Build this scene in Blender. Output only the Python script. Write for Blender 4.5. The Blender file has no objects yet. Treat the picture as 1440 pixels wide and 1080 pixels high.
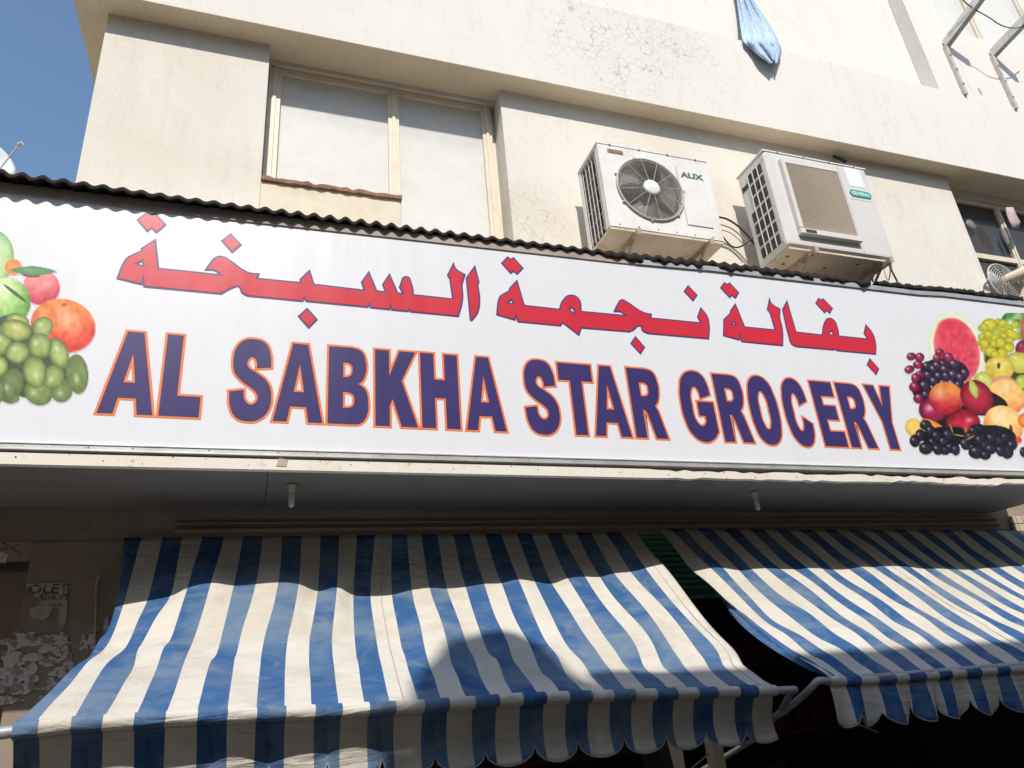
import bpy, bmesh, math, random
import numpy as np
from mathutils import Vector, Matrix
random.seed(7)
S = bpy.context.scene
COL = S.collection

# ------------------------------------------------------------------ camera
def norm(v): return v / np.linalg.norm(v)
F = 1013.0
ax = norm(np.array([3710 - 720, -(714 - 540), -F])); az = norm(np.array([514 - 720, 1819 + 540, -F]))
ax = norm(ax - az * (ax @ az)); ay = np.cross(az, ax)
R = np.array([ax, ay, az]); CAM = np.array([0, 0, 1.75])
cd = bpy.data.cameras.new('camera'); co = bpy.data.objects.new('camera', cd); COL.objects.link(co)
cd.sensor_width = 36; cd.lens = F / 1440 * 36; cd.clip_start = 0.05; cd.clip_end = 3000
co.matrix_world = Matrix.Translation(Vector(CAM)) @ Matrix(R.tolist()).to_4x4()
S.camera = co

def P(px, py, Y):
    """surveyed point: where the sight line of a measured photo point meets the vertical plane at distance Y"""
    d = R @ np.array([px - 720, -(py - 540), -F])
    return CAM + d * (Y / d[1])

# ------------------------------------------------------------------ light
SUN = np.array([-0.2, -1.0, 1.1]); SUN = SUN / np.linalg.norm(SUN)
ld = bpy.data.lights.new('sun', 'SUN'); ld.energy = 4.0; ld.angle = math.radians(0.53); ld.color = (1.0, 0.95, 0.87)
lo = bpy.data.objects.new('sun', ld); COL.objects.link(lo)
lo.rotation_euler = Vector(-SUN).to_track_quat('-Z', 'Y').to_euler(); lo.location = (0, -6, 20)
W = bpy.data.worlds.new('World'); S.world = W; W.use_nodes = True
wn = W.node_tree; bg = wn.nodes['Background']
sky = wn.nodes.new('ShaderNodeTexSky'); sky.sky_type = 'NISHITA'; sky.sun_disc = False
sky.sun_elevation = math.asin(SUN[2]); sky.sun_rotation = math.atan2(SUN[0], SUN[1])
sky.dust_density = 1.0; sky.air_density = 1.6; sky.ozone_density = 5.0
wn.links.new(sky.outputs[0], bg.inputs[0]); bg.inputs[1].default_value = 0.135
S.view_settings.view_transform = 'Standard'; S.view_settings.look = 'None'; S.view_settings.gamma = 1
S.view_settings.exposure = 0.19

# ------------------------------------------------------------------ materials
def lin(c):
    return tuple((x / 12.92 if x <= 0.04045 else ((x + 0.055) / 1.055) ** 2.4) for x in [v / 255 for v in c])

class Mat:
    def __init__(s, name, color, rough=0.6, metal=0.0, spec=0.5):
        s.m = bpy.data.materials.new(name); s.m.use_nodes = True; s.t = s.m.node_tree
        s.b = s.t.nodes['Principled BSDF']
        s.b.inputs['Base Color'].default_value = (*color, 1); s.b.inputs['Roughness'].default_value = rough
        s.b.inputs['Metallic'].default_value = metal; s.b.inputs['Specular IOR Level'].default_value = spec
        s.col = None; s.color = color; s.h = None
        s.co = s.t.nodes.new('ShaderNodeTexCoord').outputs['Object']
    def node(s, t, **k):
        n = s.t.nodes.new(t)
        for a, v in k.items(): setattr(n, a, v)
        return n
    def L(s, a, b): s.t.links.new(a, b)
    def scaled(s, sc):
        mp = s.node('ShaderNodeMapping'); mp.inputs['Scale'].default_value = sc; s.L(s.co, mp.inputs[0]); return mp.outputs[0]
    def noise(s, scale, detail=5, rough=0.6, vec=None, dist=0.0):
        n = s.node('ShaderNodeTexNoise'); n.inputs['Scale'].default_value = scale; n.inputs['Detail'].default_value = detail
        n.inputs['Roughness'].default_value = rough; n.inputs['Distortion'].default_value = dist
        s.L(vec or s.co, n.inputs['Vector']); return n.outputs['Fac']
    def ramp(s, fac, a, b, lo=0.0, hi=1.0):
        r = s.node('ShaderNodeMapRange'); r.inputs['From Min'].default_value = a; r.inputs['From Max'].default_value = b
        r.inputs['To Min'].default_value = lo; r.inputs['To Max'].default_value = hi; s.L(fac, r.inputs[0]); return r.outputs[0]
    def mul(s, a, b):
        n = s.node('ShaderNodeMath', operation='MULTIPLY'); s.L(a, n.inputs[0])
        if isinstance(b, float): n.inputs[1].default_value = b
        else: s.L(b, n.inputs[1])
        return n.outputs[0]
    def blend(s, fac, color, mode='MIX'):
        n = s.node('ShaderNodeMix', data_type='RGBA', blend_type=mode)
        s.L(fac, n.inputs['Factor'])
        if s.col is None: n.inputs['A'].default_value = (*s.color, 1)
        else: s.L(s.col, n.inputs['A'])
        n.inputs['B'].default_value = (*color, 1); s.col = n.outputs['Result']
        s.L(s.col, s.b.inputs['Base Color']); return s
    def bump(s, fac, strength, dist=0.01):
        n = s.node('ShaderNodeBump'); n.inputs['Strength'].default_value = strength; n.inputs['Distance'].default_value = dist
        s.L(fac, n.inputs['Height'])
        if s.h is not None: s.L(s.h, n.inputs['Normal'])
        s.h = n.outputs[0]; s.L(s.h, s.b.inputs['Normal']); return s

def worn(name, color, dirt, rough=0.6, metal=0.0, scale=6, amt=0.5, bump=0.1, bscale=60, a=0.45, b=0.7):
    m = Mat(name, color, rough, metal)
    m.blend(m.mul(m.ramp(m.noise(scale, 7, 0.65, dist=0.4), a, b), float(amt)), dirt)
    m.bump(m.noise(bscale, 4), bump, 0.004); return m.m

def stucco(name, base, stain, crackamt=0.6, stainamt=0.5, crackcol=(0.34, 0.26, 0.17), patches=()):
    m = Mat(name, base, 0.9, 0, 0.2)
    m.blend(m.mul(m.ramp(m.noise(0.9, 6, 0.6, dist=0.6), 0.42, 0.72), float(stainamt)), stain)
    m.blend(m.mul(m.ramp(m.noise(6.0, 6, 0.7, m.scaled((1.6, 1, 0.35))), 0.55, 0.8), 0.35), tuple(c * 0.75 for c in stain))
    m.blend(m.mul(m.ramp(m.noise(55, 3, 0.7), 0.45, 0.7), 0.16), tuple(c * 0.6 for c in stain))
    # crackled paint: distorted cells
    wob = m.node('ShaderNodeTexNoise'); wob.inputs['Scale'].default_value = 9; wob.inputs['Detail'].default_value = 4; m.L(m.co, wob.inputs['Vector'])
    add = m.node('ShaderNodeVectorMath', operation='MULTIPLY_ADD'); m.L(wob.outputs['Color'], add.inputs[0]); add.inputs[1].default_value = (0.12, 0.12, 0.12); m.L(m.co, add.inputs[2])
    v = m.node('ShaderNodeTexVoronoi', feature='DISTANCE_TO_EDGE'); v.inputs['Scale'].default_value = 13; m.L(add.outputs[0], v.inputs['Vector'])
    line = m.ramp(v.outputs['Distance'], 0.010, 0.042, 1.0, 0.0)
    mask = m.ramp(m.noise(0.75, 3, 0.5), 0.50, 0.66, 0.10, 0.50)
    drip = m.ramp(m.noise(2.6, 6, 0.7, m.scaled((3.2, 1, 0.25))), 0.56, 0.74)
    m.blend(m.mul(drip, 0.28), tuple(c * 0.8 for c in stain))
    for (pc, pr_) in patches:
        ds = m.node('ShaderNodeVectorMath', operation='DISTANCE'); m.L(add.outputs[0], ds.inputs[0]); ds.inputs[1].default_value = pc
        w_ = m.ramp(ds.outputs['Value'], pr_ * 0.45, pr_ * 1.15, 1.0, 0.0)
        mx = m.node('ShaderNodeMath', operation='MAXIMUM'); m.L(mask, mx.inputs[0]); m.L(w_, mx.inputs[1]); mask = mx.outputs[0]
        m.blend(m.mul(w_, 0.12), tuple(c * 0.82 for c in stain))
    mask2 = m.ramp(m.noise(5, 3, 0.6), 0.38, 0.62, 0.15, 1.0)
    f = m.mul(m.mul(line, mask), mask2)
    m.blend(m.mul(f, float(crackamt)), crackcol)
    m.bump(m.noise(70, 5, 0.7), 0.35, 0.006)
    m.bump(m.ramp(f, 0, 1, 1, 0), 0.3, 0.004)
    return m.m

M = {}
M['stucco'] = stucco('stucco_paint', (0.745, 0.705, 0.63), (0.64, 0.55, 0.42), 0.7, 0.55, patches=[((1.85, 4.11, 5.1), 0.35)])
M['stucco_band'] = stucco('stucco_band_paint', (0.77, 0.73, 0.665), (0.72, 0.65, 0.55), 0.8, 0.35, patches=[((2.75, 3.99, 6.95), 0.85), ((3.45, 3.99, 7.1), 0.45)])
M['slab_bounce_tint'] = stucco('stucco_bounce_tint', (0.82, 0.70, 0.52), (0.66, 0.54, 0.39), 0.3, 0.4)  # same plaster, tinted warmer to stand in for light bounced from below
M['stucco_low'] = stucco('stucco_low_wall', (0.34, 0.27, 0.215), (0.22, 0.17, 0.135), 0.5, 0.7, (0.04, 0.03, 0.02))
M['opposite'] = stucco('stucco_opposite', (0.26, 0.22, 0.175), (0.20, 0.17, 0.14), 0.2, 0.4)
M['frame'] = worn('window_frame_paint', (0.70, 0.63, 0.50), (0.55, 0.45, 0.33), 0.5, 0, 8, 0.4)
M['board'] = worn('ledge_board', (0.72, 0.64, 0.50), (0.55, 0.42, 0.28), 0.8, 0, 5, 0.5)
M['rust'] = worn('rust', (0.30, 0.165, 0.105), (0.14, 0.07, 0.04), 0.85, 0, 20, 0.8, 0.4)
M['rustpale'] = worn('rust_streaked_steel', (0.46, 0.37, 0.28), (0.22, 0.12, 0.07), 0.8, 0, 16, 0.8, 0.4)
M['blind'] = worn('blind', (0.86, 0.84, 0.80), (0.70, 0.67, 0.61), 0.8, 0, 3, 0.5)
M['acwhite'] = worn('ac_white_paint', (0.80, 0.78, 0.74), (0.58, 0.50, 0.40), 0.45, 0, 3.5, 0.45, 0.03)
M['acwarm'] = worn('ac_grey_white_paint', (0.68, 0.655, 0.62), (0.55, 0.50, 0.44), 0.42, 0, 3, 0.35, 0.03)
M['acbase'] = worn('ac_base_pan', (0.66, 0.56, 0.43), (0.44, 0.33, 0.22), 0.75, 0, 7, 0.7, 0.1)
M['dark'] = worn('dark_recess', (0.045, 0.042, 0.038), (0.10, 0.085, 0.07), 0.8, 0, 9, 0.6)
M['coil'] = worn('condenser_fins', (0.06, 0.055, 0.05), (0.18, 0.15, 0.12), 0.6, 0.2, 12, 0.6)
M['wire'] = worn('grille_wire', (0.52, 0.49, 0.43), (0.36, 0.31, 0.25), 0.5, 0, 10, 0.5)
M['louvre'] = worn('brown_louvres', (0.50, 0.41, 0.32), (0.42, 0.33, 0.25), 0.7, 0, 4, 0.5, 0.02)
M['blade'] = worn('fan_blade', (0.17, 0.155, 0.14), (0.07, 0.06, 0.05), 0.5, 0, 5, 0.6)
M['white'] = Mat('white_enamel', (0.82, 0.82, 0.80), 0.35).m
M['sticker'] = worn('sticker', (0.84, 0.86, 0.86), (0.72, 0.75, 0.76), 0.35, 0, 30, 0.4, 0)
M['auxgreen'] = Mat('logo_green', (0.07, 0.16, 0.14), 0.4).m
M['teal'] = Mat('badge_teal', (0.01, 0.36, 0.29), 0.4).m
M['sheet'] = worn('corrugated_steel', (0.030, 0.026, 0.023), (0.055, 0.040, 0.030), 0.9, 0.0, 7, 0.6, 0.3)
M['sheet'].node_tree.nodes['Principled BSDF'].inputs['Specular IOR Level'].default_value = 0.08
M['zinc'] = worn('galvanised_sheet', (0.50, 0.47, 0.43), (0.34, 0.29, 0.24), 0.7, 0.0, 5, 0.6, 0.1)
M['alu'] = worn('aluminium_trim', (0.62, 0.62, 0.61), (0.36, 0.33, 0.30), 0.38, 0.55, 6, 0.55, 0.1)
M['browntrim'] = worn('rusty_trim', (0.42, 0.35, 0.30), (0.24, 0.18, 0.15), 0.75, 0, 4, 0.7, 0.2)
M['soffit'] = worn('soffit_panel', (0.21, 0.20, 0.195), (0.15, 0.14, 0.135), 0.7, 0, 2, 0.5, 0.05)
M['cable'] = Mat('cable_black', (0.04, 0.037, 0.035), 0.6).m
M['cablew'] = Mat('cable_beige', (0.42, 0.36, 0.28), 0.7).m
M['bulb'] = worn('bulb_glass', (0.55, 0.55, 0.52), (0.4, 0.4, 0.38), 0.12, 0, 8, 0.4, 0)
M['steel'] = worn('bracket_steel', (0.60, 0.57, 0.53), (0.40, 0.30, 0.22), 0.5, 0.15, 12, 0.6, 0.1)
M['pipe'] = worn('awning_pipe', (0.36, 0.36, 0.37), (0.2, 0.18, 0.17), 0.5, 0.3, 9, 0.6, 0.1)
M['shutter'] = worn('green_shutter', (0.13, 0.45, 0.33), (0.08, 0.28, 0.20), 0.5, 0, 6, 0.5)
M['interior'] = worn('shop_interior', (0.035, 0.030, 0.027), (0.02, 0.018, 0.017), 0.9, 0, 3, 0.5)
M['ground'] = worn('asphalt_ground', (0.11, 0.098, 0.085), (0.07, 0.063, 0.055), 0.9, 0, 1.5, 0.6, 0.3)
M['post'] = worn('cream_post', (0.68, 0.60, 0.40), (0.45, 0.36, 0.24), 0.6, 0, 8, 0.4)
M['poster'] = worn('poster_paper', (0.52, 0.46, 0.36), (0.34, 0.28, 0.22), 0.9, 0, 22, 0.8, 0.1, 60, 0.45, 0.6)
M['scrap'] = worn('paper_remnants', (0.60, 0.57, 0.54), (0.30, 0.24, 0.19), 0.9, 0, 26, 0.95, 0.2, 60, 0.50, 0.56)
M['ink'] = worn('poster_ink', (0.10, 0.075, 0.06), (0.34, 0.28, 0.22), 0.8, 0, 40, 0.9, 0.0, 60, 0.50, 0.56)
M['tank'] = worn('tank_plastic', (0.55, 0.53, 0.5), (0.4, 0.38, 0.35), 0.5)
M['pink'] = worn('pink_cloth', (0.50, 0.36, 0.37), (0.36, 0.26, 0.28), 0.9, 0, 20, 0.5)
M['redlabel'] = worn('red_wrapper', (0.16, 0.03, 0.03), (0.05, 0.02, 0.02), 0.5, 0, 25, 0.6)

def glassy(name, color, transp, rough=0.12, tint=(0.8, 0.82, 0.82)):
    m = Mat(name, color, rough); t = m.node('ShaderNodeBsdfTransparent'); t.inputs[0].default_value = (*tint, 1)
    mx = m.node('ShaderNodeMixShader'); out = m.t.nodes['Material Output']
    n = m.ramp(m.noise(4, 6, 0.7), 0.4, 0.75, transp, transp * 0.75); m.L(n, mx.inputs[0])
    m.L(m.b.outputs[0], mx.inputs[1]); m.L(t.outputs[0], mx.inputs[2]); m.L(mx.outputs[0], out.inputs[0]); return m.m
M['pane'] = glassy('dusty_glass', (0.90, 0.89, 0.855), 0.52, 0.4, (1.0, 1.0, 0.99))
M['pane'].node_tree.nodes['Principled BSDF'].inputs['Specular IOR Level'].default_value = 0.12
M['darkpane'] = glassy('dark_glass', (0.10, 0.09, 0.08), 0.45)
M['plastic_clear'] = glassy('clear_plastic', (0.45, 0.42, 0.37), 0.6)

# sign vinyl with a fine vertical weave
m = Mat('sign_vinyl', (0.735, 0.735, 0.765), 0.34, 0, 0.45)
m.blend(m.mul(m.ramp(m.noise(3, 4, 0.6, m.scaled((14, 1, 0.5))), 0.35, 0.7), 0.14), (0.60, 0.60, 0.62))
m.blend(m.mul(m.ramp(m.noise(260, 2, 0.5, m.scaled((1, 1, 0.05))), 0.4, 0.6), 0.09), (0.55, 0.55, 0.58))
m.blend(m.mul(m.ramp(m.noise(2.2, 6, 0.7), 0.58, 0.8), 0.16), (0.55, 0.52, 0.47))
m.bump(m.noise(3, 2, 0.5, m.scaled((1.5, 1, 0.25))), 0.25, 0.03)
M['vinyl'] = m.m
def ink(name, c):
    m = Mat(name, c, 0.34, 0, 0.4)
    m.blend(m.mul(m.ramp(m.noise(2.5, 5, 0.7), 0.4, 0.75), 0.25), tuple(min(1, x * 1.35 + 0.02) for x in c))
    m.bump(m.noise(3, 2, 0.5, m.scaled((1.5, 1, 0.25))), 0.25, 0.03)
    return m.m
M['red'] = ink('print_red', (0.57, 0.022, 0.042)); M['navy'] = ink('print_navy', (0.040, 0.030, 0.135)); M['orange'] = ink('print_orange', (0.78, 0.20, 0.06))
M['navyline'] = ink('print_navy_line', (0.07, 0.05, 0.17))
m = Mat('printed_photo', (1, 1, 1), 0.34, 0, 0.4); a = m.node('ShaderNodeVertexColor'); a.layer_name = 'Col'
m.L(a.outputs[0], m.b.inputs['Base Color']); M['print'] = m.m

def fabric(name, base, fade, dirt):
    m = Mat(name, base, 0.85, 0, 0.15)
    m.blend(m.mul(m.ramp(m.noise(1.9, 6, 0.62, m.scaled((1, 0.8, 2.4)), 0.8), 0.42, 0.60), 0.72), fade)
    m.blend(m.mul(m.ramp(m.noise(5, 7, 0.72, m.scaled((1, 1, 1.8)), 1.2), 0.50, 0.74), 0.42), dirt)
    m.bump(m.noise(5.5, 4, 0.5, m.scaled((1.3, 1, 2.4)), 1.4), 0.32, 0.03)
    mp = m.node('ShaderNodeMapping'); mp.inputs['Rotation'].default_value = (0, math.radians(28), 0); mp.inputs['Scale'].default_value = (2.2, 2.0, 15); m.L(m.co, mp.inputs[0])
    cz_ = m.ramp(m.noise(1.6, 4, 0.55, mp.outputs[0], 0.6), 0.42, 0.75)
    m.bump(m.mul(cz_, m.ramp(m.noise(1.7, 2, 0.5), 0.4, 0.65)), 0.5, 0.012)
    m.bump(m.noise(38, 3, 0.6, None, 1.0), 0.22, 0.006)
    m.bump(m.noise(420, 2), 0.1, 0.001)
    t = m.node('ShaderNodeBsdfTranslucent'); mx = m.node('ShaderNodeMixShader'); mx.inputs[0].default_value = 0.135
    out = m.t.nodes['Material Output']
    m.L(m.col, t.inputs[0]); m.L(m.b.outputs[0], mx.inputs[1]); m.L(t.outputs[0], mx.inputs[2]); m.L(mx.outputs[0], out.inputs[0])
    return m.m
M['fwhite'] = fabric('awning_white', (0.66, 0.62, 0.55), (0.57, 0.52, 0.44), (0.42, 0.36, 0.28))
M['fblue'] = fabric('awning_blue', (0.040, 0.117, 0.275), (0.18, 0.245, 0.32), (0.34, 0.33, 0.31))
M['fedge'] = Mat('awning_piping', (0.30, 0.30, 0.33), 0.9).m
m = Mat('laundry_cloth', (0.31, 0.44, 0.58), 0.9, 0, 0.1)
m.blend(m.ramp(m.noise(90, 4, 0.8, m.scaled((1, 1, 0.35))), 0.42, 0.62), (0.60, 0.70, 0.78)); m.bump(m.noise(60, 4), 0.4, 0.004); M['laundry'] = m.m
m = Mat('tile', (0.52, 0.42, 0.30), 0.4); bt = m.node('ShaderNodeTexBrick'); bt.offset = 0
bt.inputs['Scale'].default_value = 1; bt.inputs['Brick Width'].default_value = 0.07; bt.inputs['Row Height'].default_value = 0.07; bt.inputs['Mortar Size'].default_value = 0.004
bt.inputs['Color1'].default_value = (0.55, 0.45, 0.32, 1); bt.inputs['Color2'].default_value = (0.50, 0.38, 0.30, 1); bt.inputs['Mortar'].default_value = (0.12, 0.07, 0.04, 1)
sx = m.node('ShaderNodeSeparateXYZ'); cx = m.node('ShaderNodeCombineXYZ'); m.L(m.co, sx.inputs[0]); m.L(sx.outputs[0], cx.inputs[0]); m.L(sx.outputs[2], cx.inputs[1]); m.L(cx.outputs[0], bt.inputs['Vector'])
m.L(bt.outputs['Color'], m.b.inputs['Base Color']); M['tile'] = m.m

# ------------------------------------------------------------------ mesh helpers
class MB:
    def __init__(s): s.v = []; s.f = []; s.mi = []; s.sm = []
    def add(s, vs, fs, mi=0, smooth=False):
        o = len(s.v); s.v += [tuple(map(float, p)) for p in vs]
        for f in fs: s.f.append(tuple(i + o for i in f)); s.mi.append(mi); s.sm.append(smooth)
        return s
    def box(s, a, b, bev=0.0, shear=0.0, mi=0):
        (x0, y0, z0), (x1, y1, z1) = a, b
        if bev > 0:
            bm = bmesh.new(); bmesh.ops.create_cube(bm, size=1)
            for v in bm.verts: v.co = Vector(((x0 + x1) / 2 + v.co.x * (x1 - x0), (y0 + y1) / 2 + v.co.y * (y1 - y0), (z0 + z1) / 2 + v.co.z * (z1 - z0)))
            bmesh.ops.bevel(bm, geom=bm.edges[:], offset=bev, segments=3, affect='EDGES', profile=0.6)
            bm.verts.index_update()
            s.add([(v.co.x, v.co.y, v.co.z + shear * v.co.x) for v in bm.verts], [[v.index for v in f.verts] for f in bm.faces], mi); bm.free(); return s
        vs = [(x, y, z + shear * x) for x in (x0, x1) for y in (y0, y1) for z in (z0, z1)]
        return s.add(vs, [(0, 1, 3, 2), (4, 6, 7, 5), (0, 4, 5, 1), (2, 3, 7, 6), (0, 2, 6, 4), (1, 5, 7, 3)], mi)
    def tube(s, pts, r, n=8, cap=True, mi=0):
        pts = [Vector(p) for p in pts]; rs = r if isinstance(r, (list, tuple)) else [r] * len(pts)
        vs = []; up = Vector((0.13, 0.27, 0.95))
        for i, p in enumerate(pts):
            t = (pts[min(i + 1, len(pts) - 1)] - pts[max(i - 1, 0)]).normalized()
            a = t.cross(up); a = (a if a.length > 1e-3 else t.cross(Vector((1, 0, 0)))).normalized(); b = t.cross(a)
            for k in range(n):
                th = 2 * math.pi * k / n; vs.append(p + (a * math.cos(th) + b * math.sin(th)) * rs[i])
        fs = [(i * n + k, i * n + (k + 1) % n, (i + 1) * n + (k + 1) % n, (i + 1) * n + k) for i in range(len(pts) - 1) for k in range(n)]
        s.add(vs, fs, mi, True)
        if cap: s.add([vs[k] for k in range(n)][::-1] + [vs[-n + k] for k in range(n)], [tuple(range(n)), tuple(range(n, 2 * n))], mi)
        return s
    def ring(s, c, rad, r, n=48, m=5, mi=0):        # torus in the XZ plane
        vs = []
        for i in range(n):
            a = 2 * math.pi * i / n
            for k in range(m):
                b = 2 * math.pi * k / m; q = rad + r * math.cos(b)
                vs.append((c[0] + q * math.cos(a), c[1] + r * math.sin(b), c[2] + q * math.sin(a)))
        return s.add(vs, [(i * m + k, ((i + 1) % n) * m + k, ((i + 1) % n) * m + (k + 1) % m, i * m + (k + 1) % m) for i in range(n) for k in range(m)], mi, True)
    def lathe_y(s, c, prof, n=32, mi=0, smooth=True):     # profile of (radius, y)
        vs = [(c[0] + r * math.cos(2 * math.pi * i / n), c[1] + y, c[2] + r * math.sin(2 * math.pi * i / n)) for r, y in prof for i in range(n)]
        fs = [(j * n + i, j * n + (i + 1) % n, (j + 1) * n + (i + 1) % n, (j + 1) * n + i) for j in range(len(prof) - 1) for i in range(n)]
        return s.add(vs, fs, mi, smooth)
    def lathe_z(s, c, prof, n=24, mi=0):
        vs = [(c[0] + r * math.cos(2 * math.pi * i / n), c[1] + r * math.sin(2 * math.pi * i / n), c[2] + z) for r, z in prof for i in range(n)]
        fs = [(j * n + i, j * n + (i + 1) % n, (j + 1) * n + (i + 1) % n, (j + 1) * n + i) for j in range(len(prof) - 1) for i in range(n)]
        return s.add(vs, fs, mi, True)
    def prism(s, poly, y0, y1, mi=0):                # polygon in XZ, extruded in Y
        n = len(poly)
        return s.add([(x, y0, z) for x, z in poly] + [(x, y1, z) for x, z in poly], [tuple(range(n)), tuple(range(2 * n - 1, n - 1, -1))] + [(i, i + n, (i + 1) % n + n, (i + 1) % n) for i in range(n)], mi)
    def build(s, name, mats, parent=None):
        me = bpy.data.meshes.new(name); me.from_pydata(s.v, [], s.f)
        for mt in (mats if isinstance(mats, list) else [mats]): me.materials.append(mt)
        me.polygons.foreach_set('material_index', s.mi); me.polygons.foreach_set('use_smooth', s.sm)
        bm = bmesh.new(); bm.from_mesh(me); bmesh.ops.recalc_face_normals(bm, faces=bm.faces[:]); bm.to_mesh(me); bm.free()
        me.update(); o = bpy.data.objects.new(name, me); COL.objects.link(o)
        if parent: o.parent = parent
        return o

def tag(o, label=None, cat=None, group=None, kind=None):
    if label: o['label'] = label
    if cat: o['category'] = cat
    if group: o['group'] = group
    if kind: o['kind'] = kind
    return o
def empty(name, loc=(0, 0, 0), label=None, cat=None, group=None):
    o = bpy.data.objects.new(name, None); COL.objects.link(o); o.location = loc; o.empty_display_size = 0.1
    return tag(o, label, cat, group)
def box(name, a, b, mat, parent=None, bev=0.0, shear=0.0): return MB().box(a, b, bev, shear).build(name, mat, parent)

def curve_mesh(loops, offset=0.0, res=6):
    """loops: list of [(x, z, smooth)], filled with holes"""
    cu = bpy.data.curves.new('shape', 'CURVE'); cu.dimensions = '2D'; cu.fill_mode = 'BOTH'; cu.resolution_u = res; cu.offset = offset
    for lp in loops:
        sp = cu.splines.new('BEZIER'); sp.bezier_points.add(len(lp) - 1); sp.use_cyclic_u = True
        for bp, (x, z, sm) in zip(sp.bezier_points, lp):
            bp.co = (x, z, 0); bp.handle_left_type = bp.handle_right_type = 'AUTO' if sm else 'VECTOR'
    o = bpy.data.objects.new('shape', cu); COL.objects.link(o)
    bpy.context.view_layer.update()
    me = bpy.data.meshes.new_from_object(o.evaluated_get(bpy.context.evaluated_depsgraph_get()))
    bpy.data.objects.remove(o); bpy.data.curves.remove(cu); return me
def text_mesh(txt, size, offset=0.0, w=1.0):
    cu = bpy.data.curves.new('shape', 'FONT'); cu.body = txt; cu.size = size; cu.offset = offset; cu.align_x = 'CENTER'; cu.align_y = 'CENTER'; cu.resolution_u = 4
    o = bpy.data.objects.new('shape', cu); COL.objects.link(o); bpy.context.view_layer.update()
    me = bpy.data.meshes.new_from_object(o.evaluated_get(bpy.context.evaluated_depsgraph_get()))
    bpy.data.objects.remove(o); bpy.data.curves.remove(cu)
    for v in me.vertices: v.co.x *= w
    return me
def add_flat(mb, me, Y, mi=0, ox=0, oz=0):
    mb.add([(v.co.x + ox, Y, v.co.y + oz) for v in me.vertices], [tuple(p.vertices) for p in me.polygons], mi); bpy.data.meshes.remove(me)

# ------------------------------------------------------------------ key distances
YS = 3.30       # sign face
YW = 4.11       # wall and piers
YB = 3.945      # floor band
ZS = 6.235      # underside of the floor slab
ZC = 2.79       # underside of the sign canopy

# ------------------------------------------------------------------ ground
g = MB(); n = 24
g.add([(-1500, -1500, 0), (1500, -1500, 0), (1500, 1500, 0), (-1500, 1500, 0)], [(0, 1, 2, 3)])
tag(g.build('ground', M['ground']), kind='structure')
pv = box('pavement', (-14, 2.2, 0.002), (30, 7.6, 0.13), worn('paving', (0.16, 0.135, 0.11), (0.10, 0.085, 0.07), 0.85, 0, 3, 0.6)); tag(pv, kind='structure')

# ------------------------------------------------------------------ the building
B = empty('apartment_building', (2, YW, 0), 'cream cracked stucco apartment building above the grocery shop, with a floor slab over its windows', 'building')
B_inv = Vector((-2, -YW, 0))
def part(o, parent=B):
    # children keep world coordinates
    o.parent = parent
    o.matrix_parent_inverse = Matrix.Translation(-(parent.location if parent.parent is None else Vector((0, 0, 0))))
    return o
w = MB()
w.box((-1.17, YW, 2.9), (-0.12, 6.8, ZS - 0.003)); w.box((1.64, YW, 2.9), (6.44, 6.8, ZS - 0.003)); w.box((8.75, YW, 2.9), (15, 6.8, ZS - 0.003))
w.box((-0.117, 4.34, 2.9), (1.637, 6.7, 4.60)); w.box((6.443, 4.34, 2.9), (8.747, 6.7, 4.60))
part(w.build('wall', M['stucco']))
f = MB(); f.box((-1.37, YB, ZS), (15, 6.9, 7.30)); part(f.build('floor_band', M['stucco_band']))
f = MB(); f.box((-1.368, YB + 0.002, ZS - 0.0028), (15, 6.88, ZS - 0.0002)); part(f.build('slab_underside', M['slab_bounce_tint']))  # thin panel carrying the warm tint that imitates bounced light
u = MB(); u.box((-1.33, YW, 7.303), (6.63, 6.85, 12.5)); u.box((6.633, YB + 0.008, 7.303), (7.14, 6.85, 12.5)); u.box((7.143, YB + 0.008, 7.303), (10.9, 6.85, 8.36)); u.box((10.9, YB + 0.011, 8.36), (15, 6.85, 12.5))
u.box((7.143, 4.5, 8.363), (10.89, 6.85, 12.5))
part(u.build('upper_wall', M['stucco_band']))
# plaster crack line on the band and drips
lw = MB()
lw.box((-1.05, YW + 0.002, 0.0), (-0.42, 6.7, 2.62)); lw.box((-3.4, YW + 0.01, 2.62), (7.6, 4.6, 2.9)); lw.box((-3.4, YW + 0.02, 2.903), (-1.173, 6.7, 4.05)); lw.box((-0.415, 4.19, 2.47), (5.6, 4.5, 2.617))
lw.box((5.75, YW + 0.002, 0), (6.2, 4.6, 2.617)); lw.box((-3.4, 4.9, 0), (-1.06, 6.7, 2.617))
part(lw.build('shop_wall', M['stucco_low']))
mo = MB(); mo.box((-0.42, 4.085, 2.655), (5.5, YW + 0.008, 2.672)); mo.box((-0.42, 4.09, 2.70), (5.5, YW + 0.008, 2.708)); part(mo.build('moulding', M['stucco_low']))
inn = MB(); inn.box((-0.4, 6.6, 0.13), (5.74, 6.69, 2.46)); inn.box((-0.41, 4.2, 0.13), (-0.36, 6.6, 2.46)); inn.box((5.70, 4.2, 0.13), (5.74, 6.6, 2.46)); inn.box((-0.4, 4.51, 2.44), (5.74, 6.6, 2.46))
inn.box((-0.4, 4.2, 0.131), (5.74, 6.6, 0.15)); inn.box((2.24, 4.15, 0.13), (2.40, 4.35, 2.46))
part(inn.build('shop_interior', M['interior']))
lb = MB()
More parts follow.
